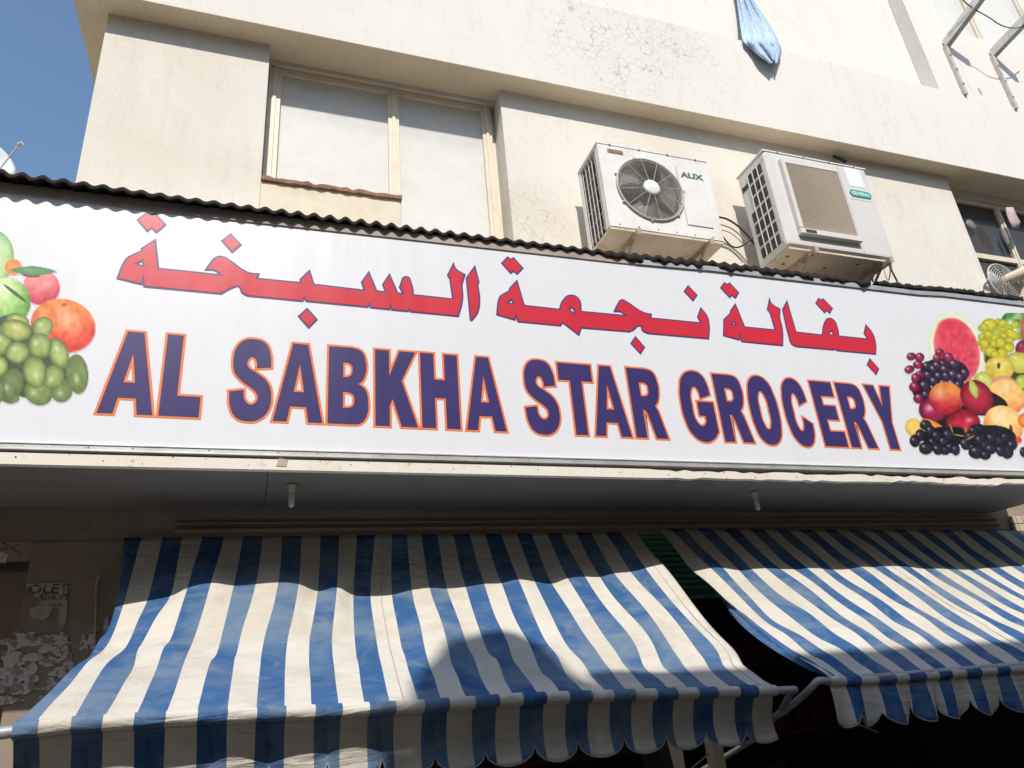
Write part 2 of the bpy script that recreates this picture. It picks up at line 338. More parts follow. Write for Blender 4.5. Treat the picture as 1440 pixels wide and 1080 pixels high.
for k in range(3):
    z = 0.6 + 0.6 * k
    lb.box((-0.3, 6.15, z), (5.6, 6.55, z + 0.04))
    x = -0.2
    while x < 5.4:
        ww = random.uniform(0.08, 0.22); hh = random.uniform(0.15, 0.4)
        lb.box((x, 6.2, z + 0.043), (x + ww, 6.45, z + hh)); x += ww + random.uniform(0.02, 0.08)
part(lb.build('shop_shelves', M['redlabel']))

# window between the piers
def window(x0, x1, z0, z1, Yf, mulls, bars, pane, blind=None, deep=0.05):
    fr = MB()
    t = 0.052
    fr.box((x0, Yf, z1 - t), (x1, Yf + deep, z1), 0.004); fr.box((x0, Yf, z0), (x1, Yf + deep, z0 + t), 0.004)
    for xm, wd in [(x0 + 0.045, 0.09)] + mulls + [(x1 - 0.04, 0.08)]:
        fr.box((xm - wd / 2, Yf - 0.002, z0 + 0.001), (xm + wd / 2, Yf + deep + 0.002, z1 - 0.001), 0.004)
        fr.box((xm - 0.012, Yf - 0.012, z0 + 0.002), (xm + 0.012, Yf - 0.002, z1 - 0.002), 0.002)
    for zb in bars: fr.box((x0 + 0.09, Yf - 0.004, zb - 0.03), (x1 - 0.08, Yf + deep, zb + 0.03), 0.003)
    f = part(fr.build('window', M['frame']))
    xs = [x0 + 0.09] + [q for xm, wd in mulls for q in (xm - wd / 2, xm + wd / 2)] + [x1 - 0.08]
    for i in range(0, len(xs), 2):
        p = MB().box((xs[i] - 0.004, Yf + 0.026, z0 + t - 0.004), (xs[i + 1] + 0.004, Yf + 0.032, z1 - t + 0.004)).build('pane', pane); p.parent = f
        if blind:
            p = MB()
            p.box((xs[i] - 0.03, Yf + 0.085, z0), (xs[i + 1] + 0.03, Yf + 0.092, z1)); p = p.build('blind', blind); p.parent = f
    return f
window(-0.1165, 1.602, 4.603, 6.19, 4.265, [(0.805, 0.085)], [], M['pane'], M['blind'])
tr = MB(); tr.box((-0.117, 4.24, 6.193), (1.637, 4.34, ZS - 0.004)); tr.box((1.603, 4.30, 4.603), (1.637, 4.34, 6.19)); part(tr.build('window_surround', M['stucco']))
window(6.46, 8.73, 4.603, 6.14, 4.265, [(7.28, 0.07)], [5.42], M['darkpane'])
dk = MB(); dk.box((6.45, 4.40, 4.6), (8.74, 4.43, 6.2)); part(dk.build('curtain', worn('brown_curtain', (0.16, 0.125, 0.10), (0.08, 0.06, 0.05), 0.9, 0, 5, 0.7)))
tr = MB(); tr.box((6.443, 4.24, 6.143), (8.747, 4.34, ZS - 0.004)); part(tr.build('window_surround', M['stucco']))
# upper right window
window(7.17, 10.88, 8.366, 12.4, 4.10, [(8.02, 0.10), (9.1, 0.10), (10.1, 0.1)], [], M['pane'], M['blind'])

# ledge board under the left half of the window
ob = empty('window_ledge', (0.36, 4.05, 4.6), 'cream boarded ledge with a rusty brown edge, under the left half of the window', 'ledge')
zl, zr = 4.975, 4.955
lbm = MB(); lbm.box((-0.1165, 4.05, 4.62), (0.80, 4.262, 4.950), 0.004); part(lbm.build('board', M['board']), ob)
re = MB()
pts = [(-0.116 + 0.925 * k / 22) for k in range(23)]
vs = []; fs = []
for k, x in enumerate(pts):
    t = 0.026 + 0.006 * math.sin(k * 2.1) + (0.004 if k % 5 == 0 else 0); dz = 0.003 * math.sin(k * 1.3) - 0.006 * k / 22
    for (y, z) in ((4.03, 4.953), (4.03, 4.953 + t), (4.262, 4.953 + t), (4.262, 4.953)): vs.append((x, y + (0.006 * math.sin(k * 3.3) if y < 4.1 else 0), z + dz))
for k in range(22):
    for j in range(4): fs.append((k * 4 + j, k * 4 + (j + 1) % 4, k * 4 + 4 + (j + 1) % 4, k * 4 + 4 + j))
fs += [(0, 1, 2, 3), (88, 91, 90, 89)]
re.add(vs, fs); part(re.build('rusty_edge', M['rust']), ob)

# ------------------------------------------------------------------ canopy box behind the sign
SH = -0.006
CN = empty('sign_canopy', (1.6, 3.7, ZC), 'dark grey panelled canopy box behind the shop sign, pale nailed board along its front edge', 'canopy')
sp = MB()
for (x0, x1) in ((-2.6, 0.02), (0.024, 2.74), (2.744, 5.46)):
    sp.box((x0, 3.325, ZC - 0.006), (x1, YW - 0.004, ZC + 0.012), 0, SH)
part(sp.build('soffit_panel', M['soffit']), CN)
cb = MB(); cb.box((-2.6, 3.34, ZC + 0.015), (5.46, 3.40, 4.10)); cb.box((-2.6, 3.405, 4.02), (5.46, YW - 0.01, 4.10)); cb.box((5.43, 3.405, ZC + 0.03), (5.46, YW - 0.01, 4.01)); cb.box((-2.6, 3.405, ZC + 0.03), (-2.57, YW - 0.01, 4.01))
part(cb.build('casing', M['browntrim']), CN)
# front edge board: worn lower outline
random.seed(3)
tb = MB(); n = 150; vs = []; fs = []
for k in range(n + 1):
    x = -2.6 + 8.06 * k / n; zt = 2.807 + SH * x; zb = 2.758 + SH * x
    if x > 2.0: zb += random.uniform(-0.002, 0.008); zt += random.uniform(-0.012, 0.002)
    if x > 3.3: zb += 0.012 * (math.sin(x * 7) > 0.3)
    for (y, z) in ((3.285, zb), (3.285, zt), (3.322, zt), (3.322, zb)): vs.append((x, y, z))
for k in range(n):
    for j in range(4): fs.append((k * 4 + j, k * 4 + (j + 1) % 4, k * 4 + 4 + (j + 1) % 4, k * 4 + 4 + j))
fs += [(0, 1, 2, 3), (4 * n, 4 * n + 3, 4 * n + 2, 4 * n + 1)]
tb.add(vs, fs)
mt = Mat('edge_board', (0.74, 0.69, 0.60), 0.75)
mt.blend(mt.mul(mt.ramp(mt.noise(9, 6, 0.75), 0.60, 0.68), 0.8), (0.30, 0.20, 0.12)); mt.blend(mt.mul(mt.ramp(mt.noise(2.2, 5, 0.6), 0.5, 0.8), 0.5), (0.62, 0.50, 0.36)); mt.bump(mt.noise(30, 5), 0.3, 0.006)
part(tb.build('edge_board', mt.m), CN)
random.seed(5)
for k in range(44):
    x = -1.2 + 6.2 * k / 44 + random.uniform(-0.04, 0.04); z = 2.790 + SH * x + random.uniform(-0.018, 0.018); r = random.uniform(0.0022, 0.0042)
    part(MB().lathe_y((x, 3.2845, z), [(r, 0.001), (r * 0.8, -0.0015), (0.0003, -0.002)], 8).build('nail', M['rust']), CN)
pt = MB(); pt.prism([(0.055, 2.775), (0.10, 2.772), (0.105, 2.806), (0.065, 2.812)], 3.2825, 3.2845); part(pt.build('rust_patch', M['rustpale']), CN)

def itp(x, tab):
    if x <= tab[0][0]: return tab[0][1]
    for (a, b), (c, d) in zip(tab, tab[1:]):
        if x <= c: return b + (d - b) * (x - a) / (c - a)
    return tab[-1][1]
epx = [(-120, 221), (0, 240), (300, 283), (600, 322), (865, 354), (1000, 367), (1150, 385), (1290, 402), (1325, 404), (1420, 416)]
tabY = [(-2.6, 3.215), (-1.2, 3.230), (0.8, 3.276), (2.0, 3.283), (6, 3.284)]
ez = []
for (x, y) in epx:
    q = P(x, y, 3.25); Yq = itp(q[0], tabY); q = P(x, y, Yq); ez.append((q[0], q[2]))

# ------------------------------------------------------------------ the sign
SG = empty('shop_sign', (1.6, YS, 2.82), 'long white grocery sign board with red Arabic and navy English lettering and printed fruit', 'sign')
pn = MB(); nx = 80; nz = 8; vs = []; fs = []
for i in range(nx + 1):
    for j in range(nz + 1):
        x = -2.62 + 8.10 * i / nx; zb = 2.845 - 0.0045 * x; z = zb + (itp(x, ez) - 0.045 - zb) * j / nz
        vs.append((x, YS, z))
for i in range(nx):
    for j in range(nz): fs.append((i * (nz + 1) + j, (i + 1) * (nz + 1) + j, (i + 1) * (nz + 1) + j + 1, i * (nz + 1) + j + 1))
pn.add(vs, fs); bk = MB(); pn.box((-2.62, YS + 0.004, 2.85), (5.48, YS + 0.03, 4.15))
part(pn.build('face_panel', M['vinyl']), SG)
fb = MB(); sb = -0.0045
fb.box((-2.63, YS - 0.018, 2.822), (5.49, YS + 0.02, 2.829), 0.001, sb); fb.box((-2.63, YS - 0.012, 2.829), (5.49, YS - 0.004, 2.852), 0.001, sb)
fb.box((-2.63, YS - 0.016, 2.849), (5.49, YS - 0.003, 2.855), 0.001, sb)
part(fb.build('bottom_trim', M['alu']), SG)
sc = MB(); random.seed(9)
for k in range(26):
    x = -1.5 + 6.6 * k / 26 + random.uniform(-0.05, 0.05); part(MB().lathe_y((x, YS - 0.0125, 2.842 + sb * x), [(0.0035, 0.0005), (0.003, -0.002), (0.0003, -0.0025)], 8).build('screw', M['browntrim']), SG)
TOPTRIM = True

# English letters on the sign
G = {}
def C(*a): return [(x, y, False) for x, y in a]
def Sm(*a): return [(x, y, True) for x, y in a]
G['A'] = [C((0, 0), (.345, 1), (.655, 1), (1, 0), (.72, 0), (.665, .19), (.325, .19), (.27, 0)), C((.385, .37), (.5, .75), (.615, .37))]
G['L'] = [C((0, 0), (0, 1), (.40, 1), (.40, .24), (1, .24), (1, 0))]
G['S'] = [C((.95, .67), (.62, .65)) + Sm((.595, .74), (.49, .79), (.37, .73), (.41, .645), (.62, .58), (.87, .48), (.99, .29), (.90, .09), (.70, .0), (.49, -.02), (.2, .02), (.05, .14)) + C((0, .33), (.32, .355)) + Sm((.37, .23), (.51, .18), (.65, .22), (.66, .31), (.54, .38), (.31, .46), (.10, .57), (.04, .74), (.11, .91), (.28, 1.0), (.5, 1.02), (.75, .99), (.90, .87))]
G['B'] = [C((0, 0), (0, 1), (.58, 1)) + Sm((.82, .965), (.94, .83), (.93, .66), (.84, .56)) + C((.74, .525)) + Sm((.93, .45), (1, .3), (.96, .11), (.80, .015)) + C((.6, 0)), C((.36, .6), (.36, .80)) + C((.48, .80)) + Sm((.58, .77), (.61, .70), (.57, .63)) + C((.48, .6)), C((.36, .2), (.36, .41), (.50, .41)) + Sm((.62, .38), (.66, .30), (.62, .23)) + C((.5, .2))]
G['K'] = [C((0, 0), (0, 1), (.33, 1), (.33, .64), (.60, 1), (.98, 1), (.63, .60), (1, 0), (.62, 0), (.41, .36), (.33, .26), (.33, 0))]
G['H'] = [C((0, 0), (0, 1), (.35, 1), (.35, .64), (.65, .64), (.65, 1), (1, 1), (1, 0), (.65, 0), (.65, .4), (.35, .4), (.35, 0))]
G['T'] = [C((0, .76), (0, 1), (1, 1), (1, .76), (.67, .76), (.67, 0), (.33, 0), (.33, .76))]
G['R'] = [C((0, 0), (0, 1), (.6, 1)) + Sm((.83, .965), (.94, .82), (.93, .65), (.84, .52)) + C((.74, .465), (.82, .38), (1, 0), (.64, 0), (.48, .33), (.42, .39), (.33, .40), (.33, 0)), C((.33, .59), (.33, .80), (.50, .80)) + Sm((.60, .77), (.62, .70), (.58, .62)) + C((.48, .59))]
G['G'] = [C((.95, .68), (.64, .62)) + Sm((.6, .74), (.49, .79), (.36, .71), (.32, .5), (.37, .27), (.52, .2)) + C((.64, .23), (.69, .27), (.69, .36), (.51, .36), (.51, .56), (1, .56), (1, .13)) + Sm((.8, .02), (.52, -.02), (.2, .07), (.03, .3), (0, .52), (.05, .76), (.2, .94), (.5, 1.02), (.78, .98), (.91, .85))]
G['O'] = [Sm((0, .5), (.05, .76), (.2, .95), (.5, 1.02), (.8, .95), (.95, .76), (1, .5), (.95, .24), (.8, .05), (.5, -.02), (.2, .05), (.05, .24)), Sm((.33, .5), (.37, .71), (.5, .79), (.63, .71), (.67, .5), (.63, .28), (.5, .2), (.37, .28))]
G['C'] = [C((.97, .68), (.66, .61)) + Sm((.61, .74), (.5, .79), (.37, .71), (.33, .5), (.37, .27), (.5, .2), (.62, .26)) + C((.67, .41), (.99, .32)) + Sm((.93, .13), (.76, .01), (.5, -.02), (.2, .07), (.03, .3), (0, .52), (.05, .76), (.2, .94), (.5, 1.02), (.78, .97), (.92, .84))]
G['E'] = [C((0, 0), (0, 1), (.96, 1), (.96, .78), (.36, .78), (.36, .62), (.9, .62), (.9, .41), (.36, .41), (.36, .22), (1, .22), (1, 0))]
G['Y'] = [C((0, 1), (.36, 1), (.5, .65), (.64, 1), (1, 1), (.67, .42), (.67, 0), (.33, 0), (.33, .42))]
LET = [('A', 134.5, 579, 216, 583), ('L', 221, 583, 281, 586), ('S', 321, 548, 384, 548), ('A', 382, 590, 454.5, 593), ('B', 459, 594, 519, 570),
       ('K', 526.5, 597, 589, 600), ('H', 592.5, 600, 649, 603), ('A', 655.5, 603, 713.5, 606), ('S', 738, 575, 787.5, 575), ('T', 782, 512, 831, 518),
       ('A', 837, 612, 890, 614.5), ('R', 894, 614.5, 941, 617), ('G', 958, 575, 1010, 600), ('R', 1019, 620.5, 1062, 623), ('O', 1055, 580, 1097, 585),
       ('C', 1103, 580, 1146, 605), ('E', 1160, 627, 1194, 629.5), ('R', 1197.5, 629.5, 1236, 632), ('Y', 1214, 545, 1252, 549)]
def zbase(x): return 3.006 - 0.0098 * (x + 0.7)
def zcap(x): return 3.406 - 0.0030 * (x + 0.65)
eo = MB(); en = MB()
for ch, xl, yl, xr, yr in LET:
    X0 = P(xl, yl, YS)[0] + 0.006; X1 = P(xr, yr, YS)[0] - 0.006
    loops = [[(X0 + u * (X1 - X0), zbase(X0 + u * (X1 - X0)) + v * (zcap(X0) - zbase(X0)), sm) for u, v, sm in lp] for lp in G[ch]]
    add_flat(eo, curve_mesh(loops, 0.0120), YS - 0.0012); add_flat(en, curve_mesh(loops, 0.0012), YS - 0.0022)
part(eo.build('english_lettering_outline', M['orange']), SG); part(en.build('english_lettering', M['navy']), SG)

# Arabic letters: outlines surveyed off the sign
def tr_(spec, ox, oy, s):
    out = []; sm = False
    for tok in spec.split():
        if tok in ('c', 's'): sm = tok == 's'; continue
        x, y = map(float, tok.split(',')); q = P(ox + x / s, oy + y / s, YS); out.append((q[0], q[2], sm))
    return out
Z1 = (130, 290, 3.892); Z2 = (430, 340, 3.892); Z3 = (680, 360, 4.364); Z4 = (990, 380, 5.333)
shapes = []
main = tr_('c 345,183 362,340 700,375 s 668,354 c 617,350 s 640,318 675,281 705,274 750,295 830,352 870,367 c 912,370 903,395 1138,418 1137,400 1188,352 1212,427', *Z1) \
    + tr_('c 318,265 305,222 345,165 388,268 435,275 420,235 458,178 503,280 530,283 512,248 s 552,190 580,235 c 590,290 803,313 788,205 775,185 808,118 s 822,148 c 872,180 855,235 s 858,320 c 835,410 575,385 568,372 562,383 470,375 465,357 458,373 355,362 348,345 340,360', *Z2) \
    + tr_('c 1170,522 1160,505 1150,522 850,493 s 818,475 804,444 c 790,440 s 752,455 c 705,482 282,442 278,405 270,430 135,397 s 180,295 c 200,275 268,245 268,232', *Z1)
shapes.append([main, tr_('c 243,317 275,300 278,327', *Z1)])
shapes.append([tr_('c 925,133 948,220 942,235 s 952,330 940,390 c 908,433 900,430 878,200', *Z2)])
for d in ('c 245,75 298,35 320,50 345,40 403,103 350,147 325,122 300,140', 'c 757,152 815,213 765,255 707,190', 'c 1175,560 1230,622 1183,668 1127,603'): shapes.append([tr_(d, *Z1)])
shapes.append([tr_('c 205,150 250,303 465,327 s 485,275 535,240 582,260 c 600,340 870,365 s 843,346 c 800,342 s 820,300 850,268 885,285 960,335 1000,352 c 1030,356 1027,380 1330,410 1312,375 1333,318 s 1372,370 1385,430 c 1381,510 1010,478 s 975,460 962,432 c 945,432 s 920,455 c 895,467 600,443 585,488 483,410 473,430 210,405 200,370 193,395 80,362 s 97,255 c 110,240 158,213 158,200', *Z3),
               tr_('c 145,287 175,270 180,293', *Z3), tr_('c 525,325 s 545,322 c 557,357', *Z3)])
for d in ('c 110,45 147,6 168,20 184,10 242,75 207,113 182,95 167,108', 'c 1255,182 1310,240 1285,277 1230,218', 'c 932,495 988,560 962,601 903,537'): shapes.append([tr_(d, *Z3)])
shapes.append([tr_('c 235,253 305,425 530,447 495,325 473,295 490,213 s 505,248 c 570,290 568,355 s 589,450 c 590,568 285,538 s 272,520 c 270,500 262,525 145,492 147,370 195,325 197,305', *Z4), tr_('c 205,405 222,390 237,410', *Z4)])
shapes.append([tr_('c 622,230 690,463 885,485 s 900,400 937,360 975,375 1000,430 c 1012,493 1225,515 1198,475 1213,408 s 1262,470 1287,550 c 1287,632 995,605 980,592 970,600 690,575 s 655,555 635,500 c 587,295', *Z4), tr_('s 941,472 953,461 965,472 953,484', *Z4)])
for d in ('c 123,133 152,92 175,105 192,95 260,168 235,212 207,190 192,207', 'c 837,250 858,210 880,222 893,213 963,285 942,325 915,302 905,322', 'c 1243,663 1310,740 1290,785 1222,710'): shapes.append([tr_(d, *Z4)])
ao = MB(); ar = MB()
for lp in shapes:
    add_flat(ao, curve_mesh(lp, 0.0035), YS - 0.0012); add_flat(ar, curve_mesh(lp, -0.0060), YS - 0.0022)
part(ao.build('arabic_lettering_outline', M['navyline']), SG); part(ar.build('arabic_lettering', M['red']), SG)

# printed fruit: one flat printed sheet each
class Paint:
    def __init__(s, x0, y0, x1, y1, step, ox, oy, sc):
        s.xs = np.arange(x0, x1 + 1e-6, step); s.ys = np.arange(y0, y1 + 1e-6, step)
        s.X, s.Y = np.meshgrid((s.xs - ox) * sc, (s.ys - oy) * sc); s.c = np.ones(s.X.shape + (3,)) * np.array([0.865, 0.865, 0.883]); s.a = np.zeros(s.X.shape)
        rs = np.random.RandomState(4); g = rs.rand(40, 40); s.n = s._up(g, s.X.shape)
        s.px = s.xs; s.sc = sc
    def _up(s, g, shp):
        i = np.linspace(0, g.shape[0] - 1.01, shp[0]); j = np.linspace(0, g.shape[1] - 1.01, shp[1]); i0 = i.astype(int); j0 = j.astype(int); fi = (i - i0)[:, None]; fj = (j - j0)[None]
        return g[i0][:, j0] * (1 - fi) * (1 - fj) + g[i0 + 1][:, j0] * fi * (1 - fj) + g[i0][:, j0 + 1] * (1 - fi) * fj + g[i0 + 1][:, j0 + 1] * fi * fj
    def ell(s, cx, cy, rx, ry, ang=0, col=(200, 50, 50), edge=None, top=None, hi=0.5, hx=-.35, hy=-.4, hw=.18, pw=2.4, noise=0.08, soft=None, ph=2.0, pr=True):
        t = math.radians(ang); dx = s.X - cx; dy = s.Y - cy; u = (dx * math.cos(t) + dy * math.sin(t)) / rx; v = (-dx * math.sin(t) + dy * math.cos(t)) / ry
        r = (np.abs(u) ** ph + np.abs(v) ** ph) ** (1 / ph); al = np.clip((1 - r) * min(rx, ry) / (soft or s.sc * 0.7) + 0.5, 0, 1)
        c = np.array(col) / 255.; e = np.array(edge) / 255. if edge is not None else c * 0.45
        w_ = np.clip(r, 0, 1)[..., None] ** pw; k = c * (1 - w_) + e * w_
        if top is not None:
            q = np.clip(0.5 - (v * 0.9 + u * 0.3), 0, 1)[..., None]; k = k * (1 - q * 0.8) + np.array(top) / 255. * q * 0.8
        k = k + (s.n[..., None] - 0.5) * noise
        h = np.exp(-((u - hx) ** 2 + (v - hy) ** 2) / hw ** 2)[..., None] * hi; k = k * (1 - h) + h
        s.c = s.c * (1 - al[..., None]) + np.clip(k, 0, 1) * al[..., None]; s.a = np.maximum(s.a, al) if pr else s.a
    def build(s, name, Yp):
        vs = []; ny, nx = s.X.shape
        for y in s.ys:
            for x in s.xs: vs.append(tuple(P(x, y, Yp)))
        keep = s.a; fs = []
        for j in range(ny - 1):
            for i in range(nx - 1):
                if max(keep[j, i], keep[j, i + 1], keep[j + 1, i], keep[j + 1, i + 1]) > 0.25: fs.append((j * nx + i, (j + 1) * nx + i, (j + 1) * nx + i + 1, j * nx + i + 1))
        used = sorted({i for f in fs for i in f}); mp = {o: k for k, o in enumerate(used)}
        me = bpy.data.meshes.new(name); me.from_pydata([vs[i] for i in used], [], [tuple(mp[i] for i in f) for f in fs])
        c = s.c.reshape(-1, 3)[used]; c = np.where(c <= 0.04045, c / 12.92, ((c + 0.055) / 1.055) ** 2.4)
        at = me.color_attributes.new('Col', 'FLOAT_COLOR', 'POINT'); at.data.foreach_set('color', np.concatenate([c, np.ones((len(c), 1))], 1).ravel())
        me.materials.append(M['print']); o = bpy.data.objects.new(name, me); COL.objects.link(o); part(o, SG); return o
DG = (150, 166, 96); 
p = Paint(-60, 322, 140, 572, 1.25, 0, 310, 4)
p.ell(-60, 215, 138, 165, 10, (190, 215, 160), (110, 160, 80), hi=.3, pw=7); p.ell(-70, 225, 90, 110, 10, (215, 230, 190), (170, 205, 130), hi=0, pw=3)
p.ell(75, 262, 46, 44, 0, (240, 150, 70), (235, 110, 50), hi=.2)
p.ell(232, 378, 105, 98, 0, (215, 85, 100), (190, 40, 70), (235, 150, 140), hi=.2, hx=.3, hy=-.2, hw=.35, noise=.1); p.ell(175, 308, 50, 12, 5, (150, 70, 60), hi=0)
p.ell(185, 283, 132, 26, 2, (95, 150, 90), (60, 120, 70), hi=.15, ph=1.4)
p.ell(50, 450, 120, 132, -28, (150, 200, 110), (90, 150, 60), (215, 230, 165), hi=.35, hx=.1, hy=-.5, hw=.4, noise=.15); p.ell(85, 410, 80, 9, 38, (60, 110, 60), hi=0)
p.ell(355, 592, 184, 150, 14, (230, 88, 48), (205, 48, 42), (238, 145, 70), hi=.4, hx=.05, hy=-.25, hw=.3, noise=.22); p.ell(362, 475, 16, 8, 0, (180, 100, 40), hi=0)
for q in ((60, 720, 150, 190), (180, 850, 190, 150), (330, 860, 80, 110)): p.ell(*q, 0, (70, 82, 60), edge=(70, 82, 60), hi=0)
for q in ((-40, 640, 70, 70, 0), (100, 562, 66, 38, 15), (10, 690, 58, 66, 0), (240, 600, 62, 56, -35), (60, 1000, 50, 30, 0), (215, 965, 84, 72, 30), (345, 955, 64, 68, 0), (300, 880, 60, 70, 20), (-20, 820, 66, 64, 0), (98, 742, 68, 62, 0), (330, 748, 54, 92, -22), (225, 705, 66, 72, -15), (90, 618, 90, 60, 12), (58, 925, 70, 100, 25), (196, 852, 66, 92, -12), (435, 864, 62, 112, -5), (-40, 960, 70, 80, 0)):
    k = random.uniform(-14, 14); lo_ = q[1] > 900 or q[0] > 420
    cc = (168 + k, 184 + k, 108 + k * .6) if not lo_ else (120 + k, 140 + k, 80)
    if q[:2] in ((90, 618), (100, 562)): cc = (180, 185, 95)
    p.ell(*q, cc, (88, 108, 56), hi=.42, hx=-.1 + random.uniform(-.15, .15), hy=.25 if q[1] > 800 else -.3, hw=.22, pw=3, noise=.1)
p.build('fruit_picture', YS - 0.0012)
p = Paint(1270, 440, 1475, 655, 1.2, 1260, 420, 4.5)
p.ell(300, 985, 200, 16, 0, (205, 205, 210), (222, 222, 226), hi=0, soft=40, pr=False); p.ell(640, 1005, 240, 20, 0, (205, 205, 210), (222, 222, 226), hi=0, soft=40, pr=False)
p.ell(790, 160, 130, 98, 0, (120, 160, 80), (40, 100, 50), hi=.2, pw=3, noise=.5); p.ell(740, 190, 60, 60, 0, (175, 200, 150), (110, 150, 90), hi=0, noise=.6)
p.ell(850, 190, 60, 110, 0, (205, 120, 70), (160, 80, 40), hi=.1); p.ell(810, 320, 55, 60, 0, (150, 30, 50), (90, 15, 30), hi=.3)
p.ell(600, 300, 60, 130, 0, (70, 80, 20), (40, 50, 20), hi=0)
p.ell(385, 325, 168, 240, -17, (238, 240, 222), (205, 220, 165), hi=0, pw=9, noise=.04, soft=18)
p.ell(385, 325, 140, 208, -17, (214, 66, 84), (225, 110, 115), hi=0, pw=7, noise=.12, soft=10); p.ell(340, 170, 70, 40, 0, (212, 50, 70), (214, 66, 84), hi=0, soft=22)
for k in range(14):
    a = random.uniform(0, 6.28); r_ = random.uniform(.2, .8); p.ell(385 + 100 * r_ * math.cos(a), 320 + 160 * r_ * math.sin(a), random.uniform(4, 10), 3, random.uniform(0, 180), random.choice([(240, 190, 195), (150, 20, 45), (235, 150, 160)]), hi=0, soft=4)
for k in range(70):
    x = random.gauss(640, 60); y = random.gauss(230, 45)
    if 540 < x < 760 and 135 < y < 370: p.ell(x, y, 30, 24, random.uniform(-30, 30), (205, 200, 50), (140, 140, 10), hi=.4, noise=.1)
for q in ((600, 335, 40, 32), (660, 278, 36, 34), (560, 285, 30, 34), (715, 310, 36, 30), (670, 345, 36, 34), (625, 352, 30, 22), (735, 225, 60, 28), (590, 165, 50, 40), (560, 180, 26, 24)): p.ell(*q, random.uniform(-15, 25), (208, 200, 40), (150, 140, 10), hi=.45, noise=.06)
p.ell(700, 560, 170, 160, 0, (120, 80, 30), hi=0); p.ell(560, 520, 70, 60, 0, (205, 205, 110), (160, 170, 60)); p.ell(740, 480, 100, 60, 0, (70, 60, 30), hi=0)
p.ell(780, 405, 95, 66, 12, (205, 205, 90), (165, 160, 40), hi=.4); p.ell(655, 440, 92, 76, 12, (226, 205, 95), (190, 160, 50), hi=.3, noise=.14); p.ell(650, 425, 10, 18, 0, (60, 50, 20), hi=0)
p.ell(800, 540, 50, 60, 0, (190, 205, 60), (130, 150, 30)); p.ell(820, 620, 50, 60, 0, (150, 180, 50), (100, 130, 20))
p.ell(690, 565, 95, 75, 25, (232, 170, 150), (205, 140, 90), hi=.2); p.ell(695, 628, 122, 112, 30, (238, 175, 95), (225, 110, 50), (240, 205, 120), hi=.25, hw=.35, noise=.12)
p.ell(450, 640, 260, 90, 10, (50, 10, 15), hi=0); p.ell(330, 700, 120, 140, 0, (50, 10, 20), hi=0)
for q in ((270, 470, 120, 90), (360, 470, 100, 80), (160, 560, 60, 90), (380, 540, 50, 40)): p.ell(*q, 0, (48, 12, 28), hi=0, edge=(48, 12, 28))
gr = [(97, 366, 30, 26), (150, 372, 30, 30), (85, 448, 32, 26), (140, 418, 32, 28), (195, 425, 30, 28), (125, 502, 30, 32), (118, 560, 36, 32), (180, 548, 34, 32), (143, 632, 34, 32), (185, 608, 26, 26), (150, 480, 30, 24), (205, 480, 34, 30), (238, 445, 34, 28), (260, 372, 28, 26), (275, 338, 28, 22), (330, 372, 36, 30), (365, 415, 40, 30), (300, 410, 30, 28), (270, 490, 34, 32), (305, 450, 34, 30), (315, 490, 32, 28), (362, 482, 34, 36), (405, 500, 30, 30), (432, 472, 34, 30), (300, 530, 32, 28), (350, 535, 34, 28), (240, 520, 30, 28), (395, 545, 26, 24), (260, 420, 30, 26)]
random.seed(21); random.shuffle(gr)
for x, y, rx, ry in gr:
    red = x < 170 or y < 400
    p.ell(x, y, rx, ry, random.uniform(-20, 20), (150, 35, 75) if red else (66, 42, 72), (70, 8, 30) if red else (26, 14, 30), hi=.6, hx=-.3, hy=-.35, hw=.28, noise=.1)
p.ell(235, 700, 92, 82, 0, (165, 30, 75), (90, 10, 35), hi=.55, hx=-.25, hy=-.1, hw=.3); p.ell(320, 632, 112, 104, 25, (200, 45, 60), (140, 15, 35), (235, 160, 70), hi=.35, hx=-.45, hy=-.05, hw=.3, noise=.12)
p.ell(510, 622, 116, 96, 50, (185, 35, 60), (110, 12, 30), hi=.3, hx=-.3, hy=-.2, hw=.3); p.ell(490, 570, 26, 66, -18, (190, 200, 110), (150, 170, 70), hi=.1, ph=1.4)
p.ell(110, 812, 52, 55, 0, (240, 205, 110), (215, 170, 60), hi=.3); p.ell(240, 810, 90, 32, 30, (235, 160, 70), (200, 100, 40), hi=.2)
p.ell(425, 785, 108, 84, 0, (185, 30, 55), (115, 12, 30), hi=.45, hx=.35, hy=-.2, hw=.2, noise=.15)
p.ell(680, 800, 132, 118, 38, (242, 195, 110), (225, 110, 50), (244, 215, 140), hi=.35, hx=-.4, hy=-.2, hw=.35, noise=.1); p.ell(728, 822, 9, 24, -10, (120, 60, 20), hi=0); p.ell(775, 895, 22, 22, 0, (225, 70, 50), (225, 100, 60), hi=0)
p.ell(830, 770, 60, 50, 0, (240, 150, 60), (215, 100, 30), hi=.2)
for q in ((300, 880, 130, 70), (600, 880, 160, 80), (380, 850, 60, 40)): p.ell(*q, 0, (18, 14, 22), edge=(18, 14, 22), hi=0)
random.seed(11)
